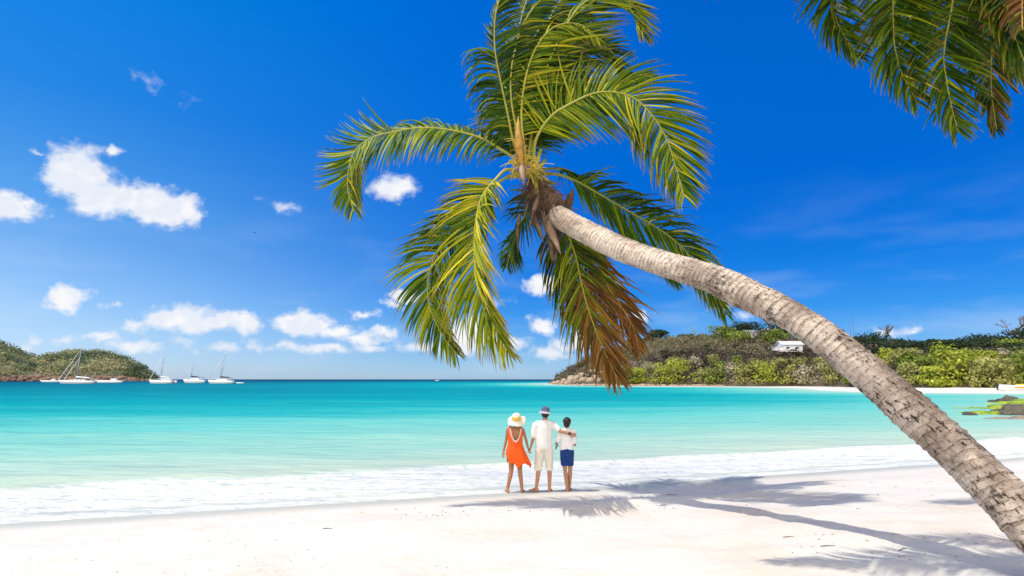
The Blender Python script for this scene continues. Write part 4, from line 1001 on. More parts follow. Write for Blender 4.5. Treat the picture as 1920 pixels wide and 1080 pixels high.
FR = [
 # name-ish comment,   points, y0,y1, kwargs
 ([(1000,312),(1005,262),(1030,222),(1060,200),(1119,174),(1175,178),(1215,207),(1249,259),(1271,326),(1283,368)], 11.0, 9.9, dict(N=(0,-1,.25), roll=(0,0), L=1.25, g=.34, wind=(.20,0,0), yel=.60, seed=1, dens=.028)),
 ([(990,305),(1000,230),(1012,170),(1027,122),(1053,63),(1082,18),(1112,-4),(1156,-8),(1193,15),(1208,58)], 11.1, 10.3, dict(N=(0,-1,.2), L=1.2, g=.10, wind=(.36,0,0), yel=.52, seed=2, roll=(0,-65), spread=(60,26))),
 ([(985,305),(1000,220),(1030,150),(1062,104),(1105,82),(1145,95),(1168,135)], 11.3, 12.4, dict(N=(0,-1,0), L=1.1, g=.22, wind=(.34,0,0), yel=.30, seed=3)),
 ([(980,308),(962,262),(952,215),(938,150),(928,93),(928,37),(938,-5),(955,-40)], 11.1, 10.6, dict(N=(.2,-1,0), L=.85, g=.30, wind=(.06,0,0), yel=.28, seed=4, spread=(65,30), rf=lambda sd, q: 0 if sd == 0 else (0 if q < .55 else -75), gf=lambda sd, q: (0,0,-1.0) if (sd == 1 and q < .55) else (.15,0,0))),
 ([(984,308),(975,230),(978,160),(992,95),(1020,45),(1065,20),(1105,25)], 11.2, 11.5, dict(N=(0,-1,0), L=1.05, g=.22, wind=(.30,0,0), yel=.33, seed=5, roll=(0,-70))),
 ([(986,308),(985,220),(1000,130),(1020,60),(1048,5),(1085,-30),(1130,-35)], 11.3, 11.9, dict(N=(.1,-1,0), L=1.0, g=.2, wind=(.32,0,0), yel=.42, seed=6, roll=(0,-70))),
 ([(982,305),(968,215),(965,130),(972,60),(990,-5),(1020,-50)], 11.4, 12.3, dict(N=(.3,-1,0), L=1.05, g=.26, wind=(.22,0,0), yel=.30, seed=7, roll=(0,-60))),
 ([(984,300),(992,240),(1012,195),(1040,170),(1075,165),(1100,180)], 11.6, 13.2, dict(N=(0,-.6,.8), L=1.0, g=.35, wind=(.2,0,0), yel=.25, seed=8)),
 ([(985,308),(1005,255),(1045,215),(1100,180),(1160,154),(1222,136)], 11.2, 12.6, dict(N=(0,-.9,.3), L=.85, g=.40, wind=(.26,0,0), yel=.40, seed=9, spread=(50,20))),
 ([(985,310),(958,292),(933,277),(896,257),(837,243),(785,240),(741,247),(700,257),(668,280),(655,312),(652,355),(664,396)], 11.1, 10.6, dict(N=(0,-.75,.66), L=1.0, g=.58, wind=(-.02,0,0), yel=.50, seed=10, gf=lambda sd, q: (-.04,0,.85) if (sd == 0 and .48 < q < .82) else (0,0,0), spread=(78,34), gap=.06, dens=.029)),
 ([(975,325),(950,318),(928,338),(905,368),(893,411),(889,470),(893,521),(907,565),(925,605),(940,636),(955,658)], 10.9, 10.0, dict(N=(-.15,-1,0), roll=(0,68), L=1.25, g=.30, wind=(.17,0,0), yel=.72, seed=11, spread=(64,26), dens=.026)),
 ([(972,328),(938,340),(888,392),(850,438),(816,482),(802,530),(806,575),(824,618),(856,664)], 11.1, 10.9, dict(N=(.1,-1,.1), roll=(0,40), L=1.0, g=.50, wind=(.04,0,0), yel=.50, seed=12, gap=.05)),
 ([(1010,345),(1048,400),(1067,445),(1080,483),(1090,530),(1101,573),(1117,620),(1132,655),(1148,690),(1160,712)], 11.4, 11.3, dict(N=(0,-1,0), roll=(0,30), L=1.15, g=.34, wind=(.13,0,0), yel=.42, seed=13, dry=lambda V: np.clip(.22+(4.6-V[:, 2])*.22+(V[:, 0]-1.1)*.22, 0, .85), spread=(50,22), t0=.20, dens=.026)),
 ([(1015,335),(1048,368),(1072,402),(1096,462),(1118,504),(1143,543),(1166,577),(1186,612),(1198,655)], 11.5, 11.9, dict(N=(0,-1,.1), roll=(0,0), L=.95, g=.36, wind=(.10,0,0), yel=.5, seed=14, dry=.85, spread=(40,20), t0=.28, dens=.028)),
 ([(1010,325),(1050,328),(1085,342),(1122,363),(1185,400),(1230,426),(1274,459),(1304,494),(1335,540),(1362,590)], 11.5, 12.9, dict(N=(0,-.8,.5), roll=(0,20), L=1.15, g=.45, wind=(.10,0,0), yel=.40, seed=15, spread=(60,22))),
 ([(1005,318),(1060,318),(1110,350),(1150,400),(1200,450),(1270,530)], 11.9, 14.2, dict(N=(0,-.6,.8), L=1.1, g=.5, wind=(.1,0,0), yel=.22, seed=16)),
 ([(986,306),(978,220),(985,150),(1005,90),(1040,50),(1085,45),(1120,70)], 10.9, 10.6, dict(N=(.1,-1,0), L=1.0, g=.26, wind=(.30,0,0), yel=.62, seed=51, roll=(0,-70))),
 ([(984,306),(968,240),(958,180),(960,120),(975,60),(1000,15),(1030,-15)], 11.0, 10.8, dict(N=(.2,-1,0), L=1.0, g=.3, wind=(.26,0,0), yel=.45, seed=52, roll=(0,-75))),
 ([(988,308),(1005,250),(1035,205),(1070,180),(1110,180),(1140,200)], 11.5, 12.2, dict(N=(0,-1,.2), L=.95, g=.34, wind=(.22,0,0), yel=.30, seed=53)),
 ([(980,312),(965,270),(955,235),(948,205),(944,180)], 11.5, 13.6, dict(N=(0,-.5,.8), L=1.0, g=.4, wind=(.2,0,0), yel=.2, seed=54)),
 ([(1000,330),(985,400),(965,440),(950,500)], 11.6, 13.4, dict(N=(0,-.8,.5), L=.8, g=.4, wind=(.1,0,0), yel=.2, seed=17)),
 ([(1000,335),(1020,420),(1045,500),(1085,580),(1120,640)], 11.7, 12.8, dict(N=(0,-1,0), L=.85, g=.4, wind=(.12,0,0), yel=.3, seed=18, dry=.4, spread=(45,20), t0=.3)),
]
for pp, y0, y1, kw in FR:
    lb = 'orange-brown dying frond hanging below the trunk' if kw['seed'] == 14 else None
    frond(palm, pl(pp, y0, y1), label=lb, **kw)
# crown heart: brown fibre, leaf bases, spathes, flower stalks, husks
cr = at(1005, 335, 11.05)
m = MB(); TRd = (Vector(TR[0][0])-Vector(TR[2][0])).normalized()
p0 = Vector(TR[1][0]); m.tube([p0-TRd*.25, p0, p0+TRd*.3, p0+TRd*.55, p0+TRd*.75+Vector((0,0,.1))], [.20, .22, .22, .17, .08], 20)
heart = m.remesh('crown_heart', M_husk, palm, .02, 1, disp=lambda c: fbm(c, 9, 4)*.06)
m = MB(); rr = random.Random(5)
for i in range(800):     # loose fibres
    p = p0+TRd*rr.uniform(-.2, .6); d = Vector((rr.gauss(0, 1), rr.gauss(0, 1)-.3, rr.gauss(0, 1)-.2)).normalized(); L_ = rr.uniform(.12, .55)
    q = p+d*.15; pts = [q]
    for k in range(3): d = (d+Vector((.08, 0, -.35))).normalized(); pts.append(pts[-1]+d*L_/3)
    m.tube(pts, [.006, .005, .004, .002], 4, False)
m.build('crown_fibre', M_husk, palm)
def boot(u0, v0, u1, v1, y, wd, mt, name, seed, bend=0):   # a boat-shaped dry sheath, thickened
    a, b2 = at(u0, v0, y), at(u1, v1, y-.1); n = 12; V = []; F = []; T = (b2-a); S = T.cross(Vector((0, 1, 0))).normalized(); rr = random.Random(seed)
    for i in range(n+1):
        f = i/n; c = a+T*f+S*bend*math.sin(f*3.14)+Vector((0, -.06*math.sin(f*3.1), 0)); ww = wd*math.sin(min(1, f*2.2+.18)*1.57)*(1-f**2.4)+.004
        for (q, dd) in ((-1, 0), (-.5, -.5), (0, -.75), (.5, -.5), (1, 0), (.5, -.25), (0, -.45), (-.5, -.25)):
            V.append(c+S*q*ww*(1+rr.uniform(-.1, .1))+Vector((0, dd*ww, 0)))
    for i in range(n):
        for k in range(8): F.append((i*8+k, i*8+(k+1) % 8, (i+1)*8+(k+1) % 8, (i+1)*8+k))
    F.append(tuple(range(8))); F.append(tuple(n*8+k for k in range(8)))
    mesh(name, V, F, mt, palm, True)
boot(978,310, 972,218, 10.6, .10, M_ribd, 'spathe', 1, .03)
boot(978,308, 982,348, 10.45, .075, M_spathe, 'spathe', 2)
boot(1018,400, 1052,478, 10.85, .10, M_spathe, 'dry_sheath', 3)
boot(1030,410, 1035,492, 10.95, .09, M_husk, 'dry_sheath', 4)
boot(1052,400, 1040,500, 11.0, .06, M_husk, 'dry_sheath', 5)
boot(975,400, 972,474, 10.9, .05, M_husk, 'dry_sheath', 6, -.04)
boot(1062,395, 1075,352, 11.2, .09, M_husk, 'dry_sheath', 7)
boot(996,392, 1020,455, 10.8, .06, M_husk, 'dry_sheath', 8)
boot(920,345, 857,363, 10.9, .06, M_husk, 'dry_sheath', 9, .05)
boot(1012,360, 992,430, 10.7, .05, M_husk, 'dry_sheath', 10)
m = MB()
for j, (u, v) in enumerate([(968,262),(972,285),(985,300),(1000,322),(960,300),(1010,310)]):
    c = at(u, v, 10.65)
    m.tube([at(984, 325, 10.8), (at(984, 325, 10.8)+c)/2+Vector((0, -.05, .05)), c], [.02, .017, .01], 6)
    for i in range(26):
        q = at(984, 325, 10.8).lerp(c, rr.uniform(.3, 1)); d = Vector((rr.gauss(0, 1), rr.gauss(0, 1), rr.gauss(.2, 1))).normalized(); L_ = rr.uniform(.15, .36)
        m.tube([q, q+d*L_*.5+Vector((0,0,.01)), q+d*L_+Vector((0, 0, -.06))], [.008, .007, .004], 4, False)
m.build('flower_stalks', M_flower, palm)
# petiole stubs
m = MB()
for (u, v, dy, w_) in [(1000,262,.1,.07),(1014,280,.0,.06),(1022,300,.1,.06),(955,300,-.1,.05),(950,330,-.1,.05),(1040,345,.2,.06),(1012,372,-.2,.05)]:
    m.tube([at(1000, 330, 11.0), at(u, v, 11.0+dy)], [w_, w_*.6], 8)
m.build('leaf_bases', M_rib, palm, True)

# second palm: its crown hangs just above the top right corner of the picture
palm2 = empty('overhanging_palm_tree', (9.6, 8.6, ground(9.6, 8.6)), 'coconut palm whose fronds hang into the top right corner', 'palm tree')
c2 = Vector((7.1, 7.9, 9.1))
TR2 = [((7.1, 7.9, 9.1), .16), ((7.7, 8.0, 8.0), .15), ((8.4, 8.15, 6.0), .16), ((8.9, 8.3, 4.0), .17), ((9.3, 8.5, 2.0), .19), ((9.6, 8.6, .6), .26), ((9.65, 8.65, .1), .34)]
palm_trunk(palm2, TR2, 2, .02, 48)
def f2(pp, ys, **kw):
    kw['L'] *= .84; kw['dry'] = kw.get('dry', 0)+.16  # low yel and added dry put the backlit underside shade into the leaf colour
    frond(palm2, [c2]+[at(u+12, v-14, yy) for (u, v), yy in zip(pp, np.linspace(ys[0], ys[1], len(pp)))], **kw)
W2 = (.16, .02, 0)
f2([(1700,-210),(1600,-120),(1552,-40),(1550,20),(1562,65),(1583,98),(1600,121)], (7.6, 7.4), N=(0,-1,0), roll=(0,60), L=.95, g=.22, wind=W2, yel=0.29, seed=31, spread=(60,26), t0=.35)
f2([(1720,-180),(1680,-80),(1664,-5),(1663,52),(1666,104),(1681,156),(1709,207)], (7.4, 7.1), N=(0,-1,0), roll=(0,60), L=1.0, g=.24, wind=W2, yel=0.36, seed=32, spread=(60,26), t0=.35)
f2([(1800,-160),(1785,-60),(1772,30),(1758,109),(1762,161),(1772,213),(1785,262)], (7.2, 6.9), N=(0,-1,0), roll=(0,50), L=1.0, g=.24, wind=W2, yel=0.33, seed=33, spread=(60,26), t0=.3)
f2([(1880,-170),(1862,-60),(1850,39),(1846,117),(1846,181),(1856,256)], (7.6, 7.4), N=(0,-1,0), roll=(0,0), L=.8, g=.28, wind=W2, yel=0.23, seed=34, spread=(60,26), t0=.3, dry=.2)
f2([(1850,-120),(1862,0),(1881,60),(1899,109),(1922,160),(1950,215)], (7.0, 6.6), N=(0,-1,0), roll=(20,0), L=.9, g=.24, wind=W2, yel=0.40, seed=35, spread=(60,26), t0=.3)
f2([(1800,-200),(1740,-80),(1720,-10),(1716,50),(1728,100)], (8.2, 8.8), N=(0,-1,.3), L=.95, g=.3, wind=W2, yel=0.18, seed=36, t0=.3)
f2([(1850,-180),(1810,-60),(1800,20),(1806,90),(1818,150)], (8.3, 8.9), N=(0,-1,.3), L=.95, g=.3, wind=W2, yel=0.16, seed=37, t0=.3)
f2([(1920,-180),(1890,-60),(1880,20),(1880,90),(1890,150)], (8.3, 8.8), N=(0,-1,.3), L=.95, g=.3, wind=W2, yel=0.16, seed=38, t0=.3)
f2([(1960,-160),(1920,-60),(1905,10),(1905,70)], (6.9, 6.5), N=(0,-1,.3), L=.9, g=.3, wind=W2, yel=0.30, seed=39, t0=.3, dry=.3)
def f3(pts, **kw): frond(palm2, [c2]+pts, wind=(.1, 0, 0), g=.35, **kw)
f3([Vector(q) for q in [(6.2,7.3,9.7),(4.9,6.9,9.9),(3.5,6.5,9.5),(2.5,6.2,8.8),(2.0,6.0,8.3)]], seed=41, N=(0,0,1), L=.8)
f3([Vector(q) for q in [(6.6,6.9,9.8),(5.8,5.8,10.0),(5.0,4.8,9.5),(4.5,4.2,8.8)]], seed=42, N=(0,0,1), L=.9)
f3([Vector(q) for q in [(8.2,8.0,9.9),(9.6,8.1,10.0),(10.8,8.1,9.3),(11.4,8.1,8.4)]], seed=43, N=(0,0,1), L=.9)
f3([Vector(q) for q in [(7.3,8.9,9.9),(7.6,10.2,10.0),(8.0,11.4,9.6)]], seed=44, N=(0,0,1), L=.9)
f3([Vector(q) for q in [(7.5,6.9,9.9),(7.9,5.6,9.9),(8.2,4.6,9.2)]], seed=45, N=(0,0,1), L=.9)
f3([Vector(q) for q in [(8.0,8.8,10.0),(9.2,9.9,10.2),(10.2,10.8,9.6)]], seed=46, N=(0,0,1), L=.9)
f3([Vector(q) for q in [(6.3,8.8,9.9),(5.3,9.5,10.3),(4.3,9.8,10.2),(3.5,9.9,9.9)]], seed=47, N=(0,0,1), L=.9)
# third palm: wholly above and to the right of the picture, it only throws its shadow over the foreground sand
palm3 = empty('coconut_palm_tree', (7.6, 2.8, ground(7.6, 2.8)), 'coconut palm above the picture whose fronds throw the streaky shadows on the foreground sand', 'palm tree')
c3 = Vector((2.8, 5.2, 9.2))
palm_trunk(palm3, [((2.8, 5.2, 9.2), .15), ((3.6, 5.0, 8.4), .15), ((5.2, 4.3, 6.2), .16), ((6.5, 3.5, 3.5), .18), ((7.3, 2.95, 1.4), .22), ((7.7, 2.75, .1), .32)], 3, .03, 32)
for i, pp in enumerate([[(2.2,5.8,9.7),(1.2,6.2,9.5),(.3,6.25,8.9),(-.4,6.2,8.3)],[(3.0,6.0,9.8),(2.7,6.8,9.8),(2.0,7.1,9.2),(1.6,7.2,8.7)],[(3.3,6.0,9.9),(3.5,6.8,9.9),(3.4,7.5,9.5)],[(3.6,5.8,9.8),(4.5,6.4,9.7),(5.2,6.8,9.0)],
        [(3.8,5.1,9.9),(4.9,5.0,9.9),(5.8,4.9,9.2)],[(3.2,4.3,9.9),(3.6,3.2,9.9),(3.9,2.4,9.2)],[(3.7,4.4,9.8),(4.7,3.7,9.8),(5.3,3.3,9.2)]]):
    frond(palm3, [c3]+[Vector(q) for q in pp], wind=(.1, 0, 0), g=.3, seed=61+i, N=(0,0,1), L=.75)
m = MB(); m.ell(c2, (.3, .3, .5)); m.remesh('crown_heart', M_husk, palm2, .03, 1, disp=lambda c: fbm(c, 9, 4)*.06)

# ------------------------------------------------------------------ people
def f_skin(c):
    def f(t, b):
        pos = t.new('ShaderNodeNewGeometry').outputs['Position']; n = t.noise(pos, 9, 3)
        t.put(b.inputs['Base Color'], t.mix(n, c, tuple(q*.86 for q in c))); b.inputs['Subsurface Weight'].default_value = .08
        b.inputs['Subsurface Radius'].default_value = (.01, .004, .002)
    return f
M_skinw = mat('tanned_skin', rough=.5, spec=.3, fn=f_skin((.40, .19, .10))); M_skinm = mat('pale_tan_skin', rough=.5, spec=.3, fn=f_skin((.46, .23, .13))); M_skinb = mat('brown_skin', rough=.5, spec=.3, fn=f_skin((.42, .21, .12)))  # each person's own skin tone
def f_cloth(c, sc=60):
    def f(t, b):
        pos = t.new('ShaderNodeNewGeometry').outputs['Position']; n = t.noise(t.vm('MULTIPLY', pos, (1, 1, .35)), 14, 4, .6)
        t.put(b.inputs['Base Color'], t.mix(t.smooth(n, .4, .7), c, tuple(q*.9 for q in c))); t.put(b.inputs['Normal'], t.bump(n, .6, .02)); b.inputs['Sheen Weight'].default_value = .1
    return f
M_tee = mat('white_cotton', rough=.9, spec=.1, fn=f_cloth((.78, .78, .78))); M_beige = mat('cream_linen', rough=.9, spec=.1, fn=f_cloth((.70, .66, .58)))
M_blue = mat('royal_blue_cotton', rough=.8, spec=.2, fn=f_cloth((.008, .04, .18))); M_dress = mat('orange_chiffon', rough=.75, spec=.2, fn=f_cloth((.82, .10, .008)))
M_trim = mat('white_lace', rough=.9, fn=f_cloth((.80, .62, .52))); M_hair = mat('dark_brown_hair', (.018, .011, .009), .5, .4)
M_straw = mat('white_straw', rough=.8, fn=f_cloth((.80, .76, .64))); M_band = mat('yellow_hat_band', rough=.7, fn=f_cloth((.80, .52, .05)))
M_hatm = mat('slate_blue_cotton', rough=.85, fn=f_cloth((.10, .11, .20))); M_hatp = mat('pale_lilac_cotton', rough=.85, fn=f_cloth((.50, .46, .56))); M_watch = mat('dark_strap', (.02, .02, .025), .4); M_eye = mat('eye_white', (.7, .7, .7), .2); M_lip = mat('lip_skin', (.35, .10, .08), .5)

def head(m, c, s, yaw=0):
    """skull, jaw, nose, ears; looks towards +y rotated by yaw"""
    c = Vector(c); Rz = Matrix.Rotation(yaw, 3, 'Z')
    def q(x, y, z): return c+Rz @ Vector((x*s, y*s, z*s))
    m.ell(q(0, -.008, .02), (.076*s, .096*s, .098*s), rot=Rz); m.ell(q(0, .035, -.055), (.056*s, .058*s, .062*s), rot=Rz)
    m.capsule(q(0, .088, .01), q(0, .108, -.022), .010*s, .014*s, 10); m.ell(q(0, .07, -.098), (.026*s, .022*s, .018*s))
    for sg in (-1, 1): m.ell(q(sg*.078, -.005, -.01), (.012*s, .020*s, .032*s), rot=Rz); m.ell(q(sg*.03, .078, .028), (.022*s, .014*s, .010*s))
    return q
def hand(m, w_, d, palm_n, s=1.0, curl=.5, side=1):
    """w_: wrist, d: hand direction, palm_n: the way the palm faces"""
    w_ = Vector(w_); d = Vector(d).normalized(); pn = Vector(palm_n); pn = (pn-d*pn.dot(d)).normalized(); sd = d.cross(pn)*side
    m.capsule(w_, w_+d*.075*s, .021*s, .026*s, 12, (1, 1)); m.capsule(w_+d*.03*s+sd*.022*s, w_+d*.082*s+sd*.026*s, .014*s, .013*s, 10); m.capsule(w_+d*.03*s-sd*.02*s, w_+d*.08*s-sd*.026*s, .014*s, .012*s, 10)
    for i, (o_, L_) in enumerate([(.033, .072), (.011, .082), (-.011, .077), (-.032, .060)]):
        p = w_+d*.085*s+sd*o_*s; dd = (d+sd*o_*1.6).normalized(); r_ = .0092*s
        for k in range(3):
            dd = (dd+pn*curl*(.35+.3*k)+sd*0).normalized(); q = p+dd*L_*s*(.46, .31, .25)[k]; m.capsule(p, q, r_, r_*.88, 8); p = q; r_ *= .88
    p = w_+d*.02*s+sd*.026*s; q = p+(d*.6+sd*.8+pn*.3).normalized()*.042*s; m.capsule(p, q, .012*s, .0105*s, 8); m.capsule(q, q+(d*.9+sd*.25+pn*.5).normalized()*.034*s, .0102*s, .009*s, 8)
def foot(m, a, dirv, s=1.0):
    a = Vector(a); d = Vector(dirv).normalized(); sd = d.cross(Vector((0, 0, 1)))
    z0 = Vector((0, 0, 0)); g0 = a.z
    heel = a-d*.045*s; heel.z = a.z-.055*s; ball = a+d*.12*s; ball.z = a.z-.062*s
    m.capsule(a, heel, .036*s, .030*s, 12); m.capsule(heel, ball, .028*s, .026*s, 12, (1, 1)); m.capsule(a+Vector((0,0,-.01)), ball, .034*s, .022*s, 12)
    for i in range(5):
        o_ = (-.036, -.018, 0, .017, .033)[i]; p = ball+sd*o_*s; m.capsule(p-d*.02*s, p+d*(.060-.006*abs(i-1))*s, .016*s, (.013, .011, .010, .010, .009)[i]*s, 8)
def leg(m, hip, knee, ank, s=1.0, th=.082, kn=.052, ca=.052, an=.034, fdir=(0, 1, 0)):
    hip, knee, ank = Vector(hip), Vector(knee), Vector(ank)
    m.capsule(hip, knee, th*s, kn*s); cm = knee.lerp(ank, .3)+Vector((0, -.014*s, 0)); m.capsule(knee, cm, kn*s*.95, ca*s); m.capsule(cm, ank, ca*s*.98, an*s); foot(m, ank, fdir, s)
def arm(m, sh, el_, wr, s=1.0, up=.047, elr=.036, wrr=.026):
    sh, el_, wr = Vector(sh), Vector(el_), Vector(wr); m.capsule(sh, el_, up*s, elr*s); fm = el_.lerp(wr, .3); m.capsule(el_, fm, elr*s, elr*1.05*s); m.capsule(fm, wr, elr*1.03*s, wrr*s)
def face_parts(q, parent, s):
    m = MB()
    for sg in (-1, 1): m.ell(q(sg*.030, .079, .012), (.012*s, .009*s, .008*s))
    m.build('eyes', M_eye, parent, True)
    m = MB(); m.ell(q(0, .088, -.052), (.023*s, .010*s, .007*s)); m.build('mouth', M_lip, parent, True)

def place_px(u, v):
    r = ray(u, v); lo, hi = 5., 30.
    for _ in range(50):
        md = (lo+hi)/2; P = r/r.y*md+Vector((0, 0, CZ))
        if P.z > ground(P.x, P.y): lo = md
        else: hi = md
    return P
# --- man
Bm = place_px(1019, 922); YP = Bm.y
def W_(u, v, dy=0):   # world point over the people's ground line at photo position (used only to set joint heights)
    P = at(u, v, YP+dy); return P
def gp(x, dy, z): return Vector((x, YP+dy, z))
gm = Bm.z; S_ = (W_(1019, 762).z-gm)/1.83      # scale so that his hat top reaches the photo's height
Xm = W_(1020, 850).x
def pm(x, y, z): return Vector((Xm+x*S_, YP+y*S_, gm+z*S_))
man = empty('person', (Bm.x, Bm.y, gm), 'man in slate bucket hat, white shirt and cream shorts, arm round the boy', 'person')
m = MB()
q = head(m, pm(.035, 0.01, 1.665), S_*1.0)
m.capsule(pm(.025, -.01, 1.47), pm(.032, 0, 1.60), .062*S_, .056*S_)
m.capsule(pm(-.12, 0, 1.42), pm(.13, 0, 1.43), .085*S_, .085*S_); m.ell(pm(0, 0, 1.28), (.165*S_, .115*S_, .20*S_)); m.ell(pm(0, 0, 1.08), (.150*S_, .11*S_, .16*S_)); m.ell(pm(0, 0, .95), (.165*S_, .12*S_, .13*S_))
leg(m, pm(-.09, 0, .92), pm(-.115, .03, .50), pm(-.175, .0, .085), S_, fdir=(-.75, .66, 0)); leg(m, pm(.09, 0, .92), pm(.12, .03, .50), pm(.115, 0, .085), S_, fdir=(.2, 1, 0))
LH = W_(992.8, 843); # joined hands
arm(m, pm(-.195, 0, 1.42), pm(-.225, -.02, 1.17), W_(995.5, 836.5), S_)
hand(m, W_(995.5, 836.5), W_(992.2, 850)-W_(995.5, 836.5), (-1, .1, 0), S_*.98, .55, 1)
eR = W_(1052, 809, -.10); wR = W_(1070, 813.5, -.13)
arm(m, pm(.205, 0, 1.43), eR, wR, S_*1.02)
hand(m, wR, Vector((.95, .25, -.22)), (0.15, 1, -.3), S_*.98, .5, -1)
m.remesh('body', M_skinm, man, .006, 3)
body = man.children[0]; face_parts(q, body, S_)
m = MB()   # shirt
m.capsule(pm(-.13, 0, 1.425), pm(.14, 0, 1.435), .097*S_, .097*S_); m.ell(pm(0, 0, 1.28), (.188*S_, .135*S_, .21*S_)); m.ell(pm(0, 0, 1.08), (.178*S_, .135*S_, .19*S_)); m.ell(pm(.0, 0, .98), (.185*S_, .142*S_, .155*S_))
m.capsule(pm(-.19, 0, 1.42), pm(-.235, -.005, 1.20), .070*S_, .074*S_, 16); m.capsule(pm(.20, 0, 1.43), pm(.20, 0, 1.43).lerp(eR, .62), .072*S_, .068*S_); m.capsule(pm(.022, -.01, 1.46), pm(.026, -.005, 1.515), .078*S_, .066*S_)
m.capsule(pm(0, 0, 1.36), pm(0, 0, 1.0), .168*S_, .172*S_, 20, (1.1, .82))
m.remesh('shirt', M_tee, man, .009, 3, disp=lambda c: fbm(c*np.array([1, 1, .5]), 7, 3)*.012*S_)
m = MB()   # knee shorts
m.ell(pm(0, 0, .93), (.180*S_, .137*S_, .12*S_)); 
for sg in (-1, 1): m.capsule(pm(sg*.088, 0, .88), pm(sg*.118, .02, .53), .108*S_, .088*S_); m.box(pm(sg*.119, .02, .485), (.165*S_, .165*S_, .10*S_), 0, .03)
m.remesh('shorts', M_beige, man, .009, 4, disp=lambda c: fbm(c*np.array([1, 1, .4]), 10, 3)*.02*S_)
m = MB(); Rt = Matrix.Rotation(R(6), 3, 'Y')
hc = pm(.035, -.005, 1.715)
m.lathe([(.098, .012), (.100, -.01), (.094, .055), (.080, .092), (.045, .112), (.005, .116)], hc, 28, S_, S_*1.1, Rt)
ht = m.build('hat', M_hatm, man, True)
m = MB(); m.lathe([(.096, -.004), (.102, .008), (.148, -.030), (.150, -.036), (.100, -.006), (.094, -.016)], hc, 32, S_, S_*1.1, Rt); m.build('brim', M_hatp, ht, True)
m = MB(); m.ell(pm(.035, -.018, 1.655), (.080*S_, .094*S_, .080*S_)); m.remesh('hair', M_hair, man, .008, 2)
m = MB(); d_ = (wR-eR).normalized(); m.capsule(wR-d_*.035, wR-d_*.015, .033, .033, 14); m.build('wristwatch', M_watch, man, True)

# --- woman
Bw = place_px(965, 924); gw = Bw.z; Xw = W_(966, 850).x; Sw = (W_(966, 772).z-gw)/1.70
def pw_(x, y, z): return Vector((Xw+x*Sw, YP-.04+y*Sw, gw+z*Sw))
wom = empty('person', (Bw.x, Bw.y, gw), 'woman in an orange backless beach dress and a wide white sun hat, holding hands', 'person')
m = MB(); q = head(m, pw_(.03, .0, 1.50), Sw*.95)
m.capsule(pw_(.02, -.005, 1.33), pw_(.026, 0, 1.44), .050*Sw, .046*Sw); m.capsule(pw_(-.11, 0, 1.315), pw_(.12, 0, 1.315), .068*Sw, .068*Sw)
m.ell(pw_(0, 0, 1.20), (.140*Sw, .098*Sw, .17*Sw)); m.ell(pw_(0, 0, 1.04), (.122*Sw, .092*Sw, .13*Sw)); m.ell(pw_(0, 0, .88), (.165*Sw, .12*Sw, .14*Sw))
m.ell(pw_(-.07, -.05, 1.25), (.05*Sw, .06*Sw, .09*Sw)); m.ell(pw_(.07, -.05, 1.25), (.05*Sw, .06*Sw, .09*Sw))
leg(m, pw_(-.085, 0, .86), pw_(-.085, .02, .46), pw_(-.165, 0, .075), Sw*.96, th=.090, kn=.053, fdir=(-.15, 1, 0)); leg(m, pw_(.085, 0, .86), pw_(.10, .02, .46), pw_(.145, 0, .075), Sw*.96, th=.090, kn=.053, fdir=(.25, 1, 0))
arm(m, pw_(-.165, 0, 1.31), W_(949.2, 824), W_(944.3, 846), Sw*.92, up=.042, elr=.032, wrr=.024); hand(m, W_(944.3, 846), W_(942.5, 855)-W_(944.3, 846), (.9, .3, 0), Sw*.92, .35, 1)
wr_ = W_(989.8, 839); arm(m, pw_(.17, 0, 1.31), W_(985.6, 822), wr_, Sw*.92, up=.042, elr=.032, wrr=.024); hand(m, wr_, W_(993.2, 850)-wr_, (.9, -.3, 0), Sw*.92, .65, -1)
m.remesh('body', M_skinw, wom, .006, 3); face_parts(q, wom.children[0], Sw*.95)
# dress: loft with flared windblown hem and an open cowl back
n = 96; rows = 44; V = []; idxs = {}; prof = [(1.375, .118, .062, .01), (1.33, .162, .088, .0), (1.25, .172, .120, .0), (1.10, .158, .122, .0), (1.0, .163, .125, .0), (.88, .205, .155, .012), (.76, .240, .175, .035), (.62, .262, .185, .075)]
zz = np.linspace(1.375, .60, rows)
for i, z in enumerate(zz):
    zs = [p[0] for p in prof][::-1]; rx = np.interp(z, zs, [p[1] for p in prof][::-1]); ry = np.interp(z, zs, [p[2] for p in prof][::-1]); cx = np.interp(z, zs, [p[3] for p in prof][::-1])
    fl = max(0, (1.0-z)/.4)
    for k in range(n):
        a = 2*math.pi*k/n; rip = 1+fl*(.06*math.sin(a*9+z*6)+.05*math.sin(a*5+1.3))+.012*math.sin(a*13+z*20)
        hem = -(.045*math.sin(a*3+.6)+.03*math.sin(a*7)+.05*math.cos(a))*fl*.9
        V.append(pw_(cx+rx*rip*math.cos(a), ry*rip*math.sin(a), z+hem))
def opened(i, k):
    a = 2*math.pi*(k+.5)/n; z = zz[i]; x = math.cos(a)*.165
    if math.sin(a) >= -.05: return z > 1.33 and abs(x) < .11
    zb = 1.09; 
    if z < zb: return False
    return abs(x-.01) < .118*((z-zb)/.27)**.45
Fd = []
for i in range(rows-1):
    for k in range(n):
        if opened(i, k): continue
        Fd.append((i*n+k, (i+1)*n+k, (i+1)*n+(k+1) % n, i*n+(k+1) % n))
o = mesh('dress', V, Fd, M_dress, wom, True); sd_ = o.modifiers.new('thick', 'SOLIDIFY'); sd_.thickness = .005
dress = o
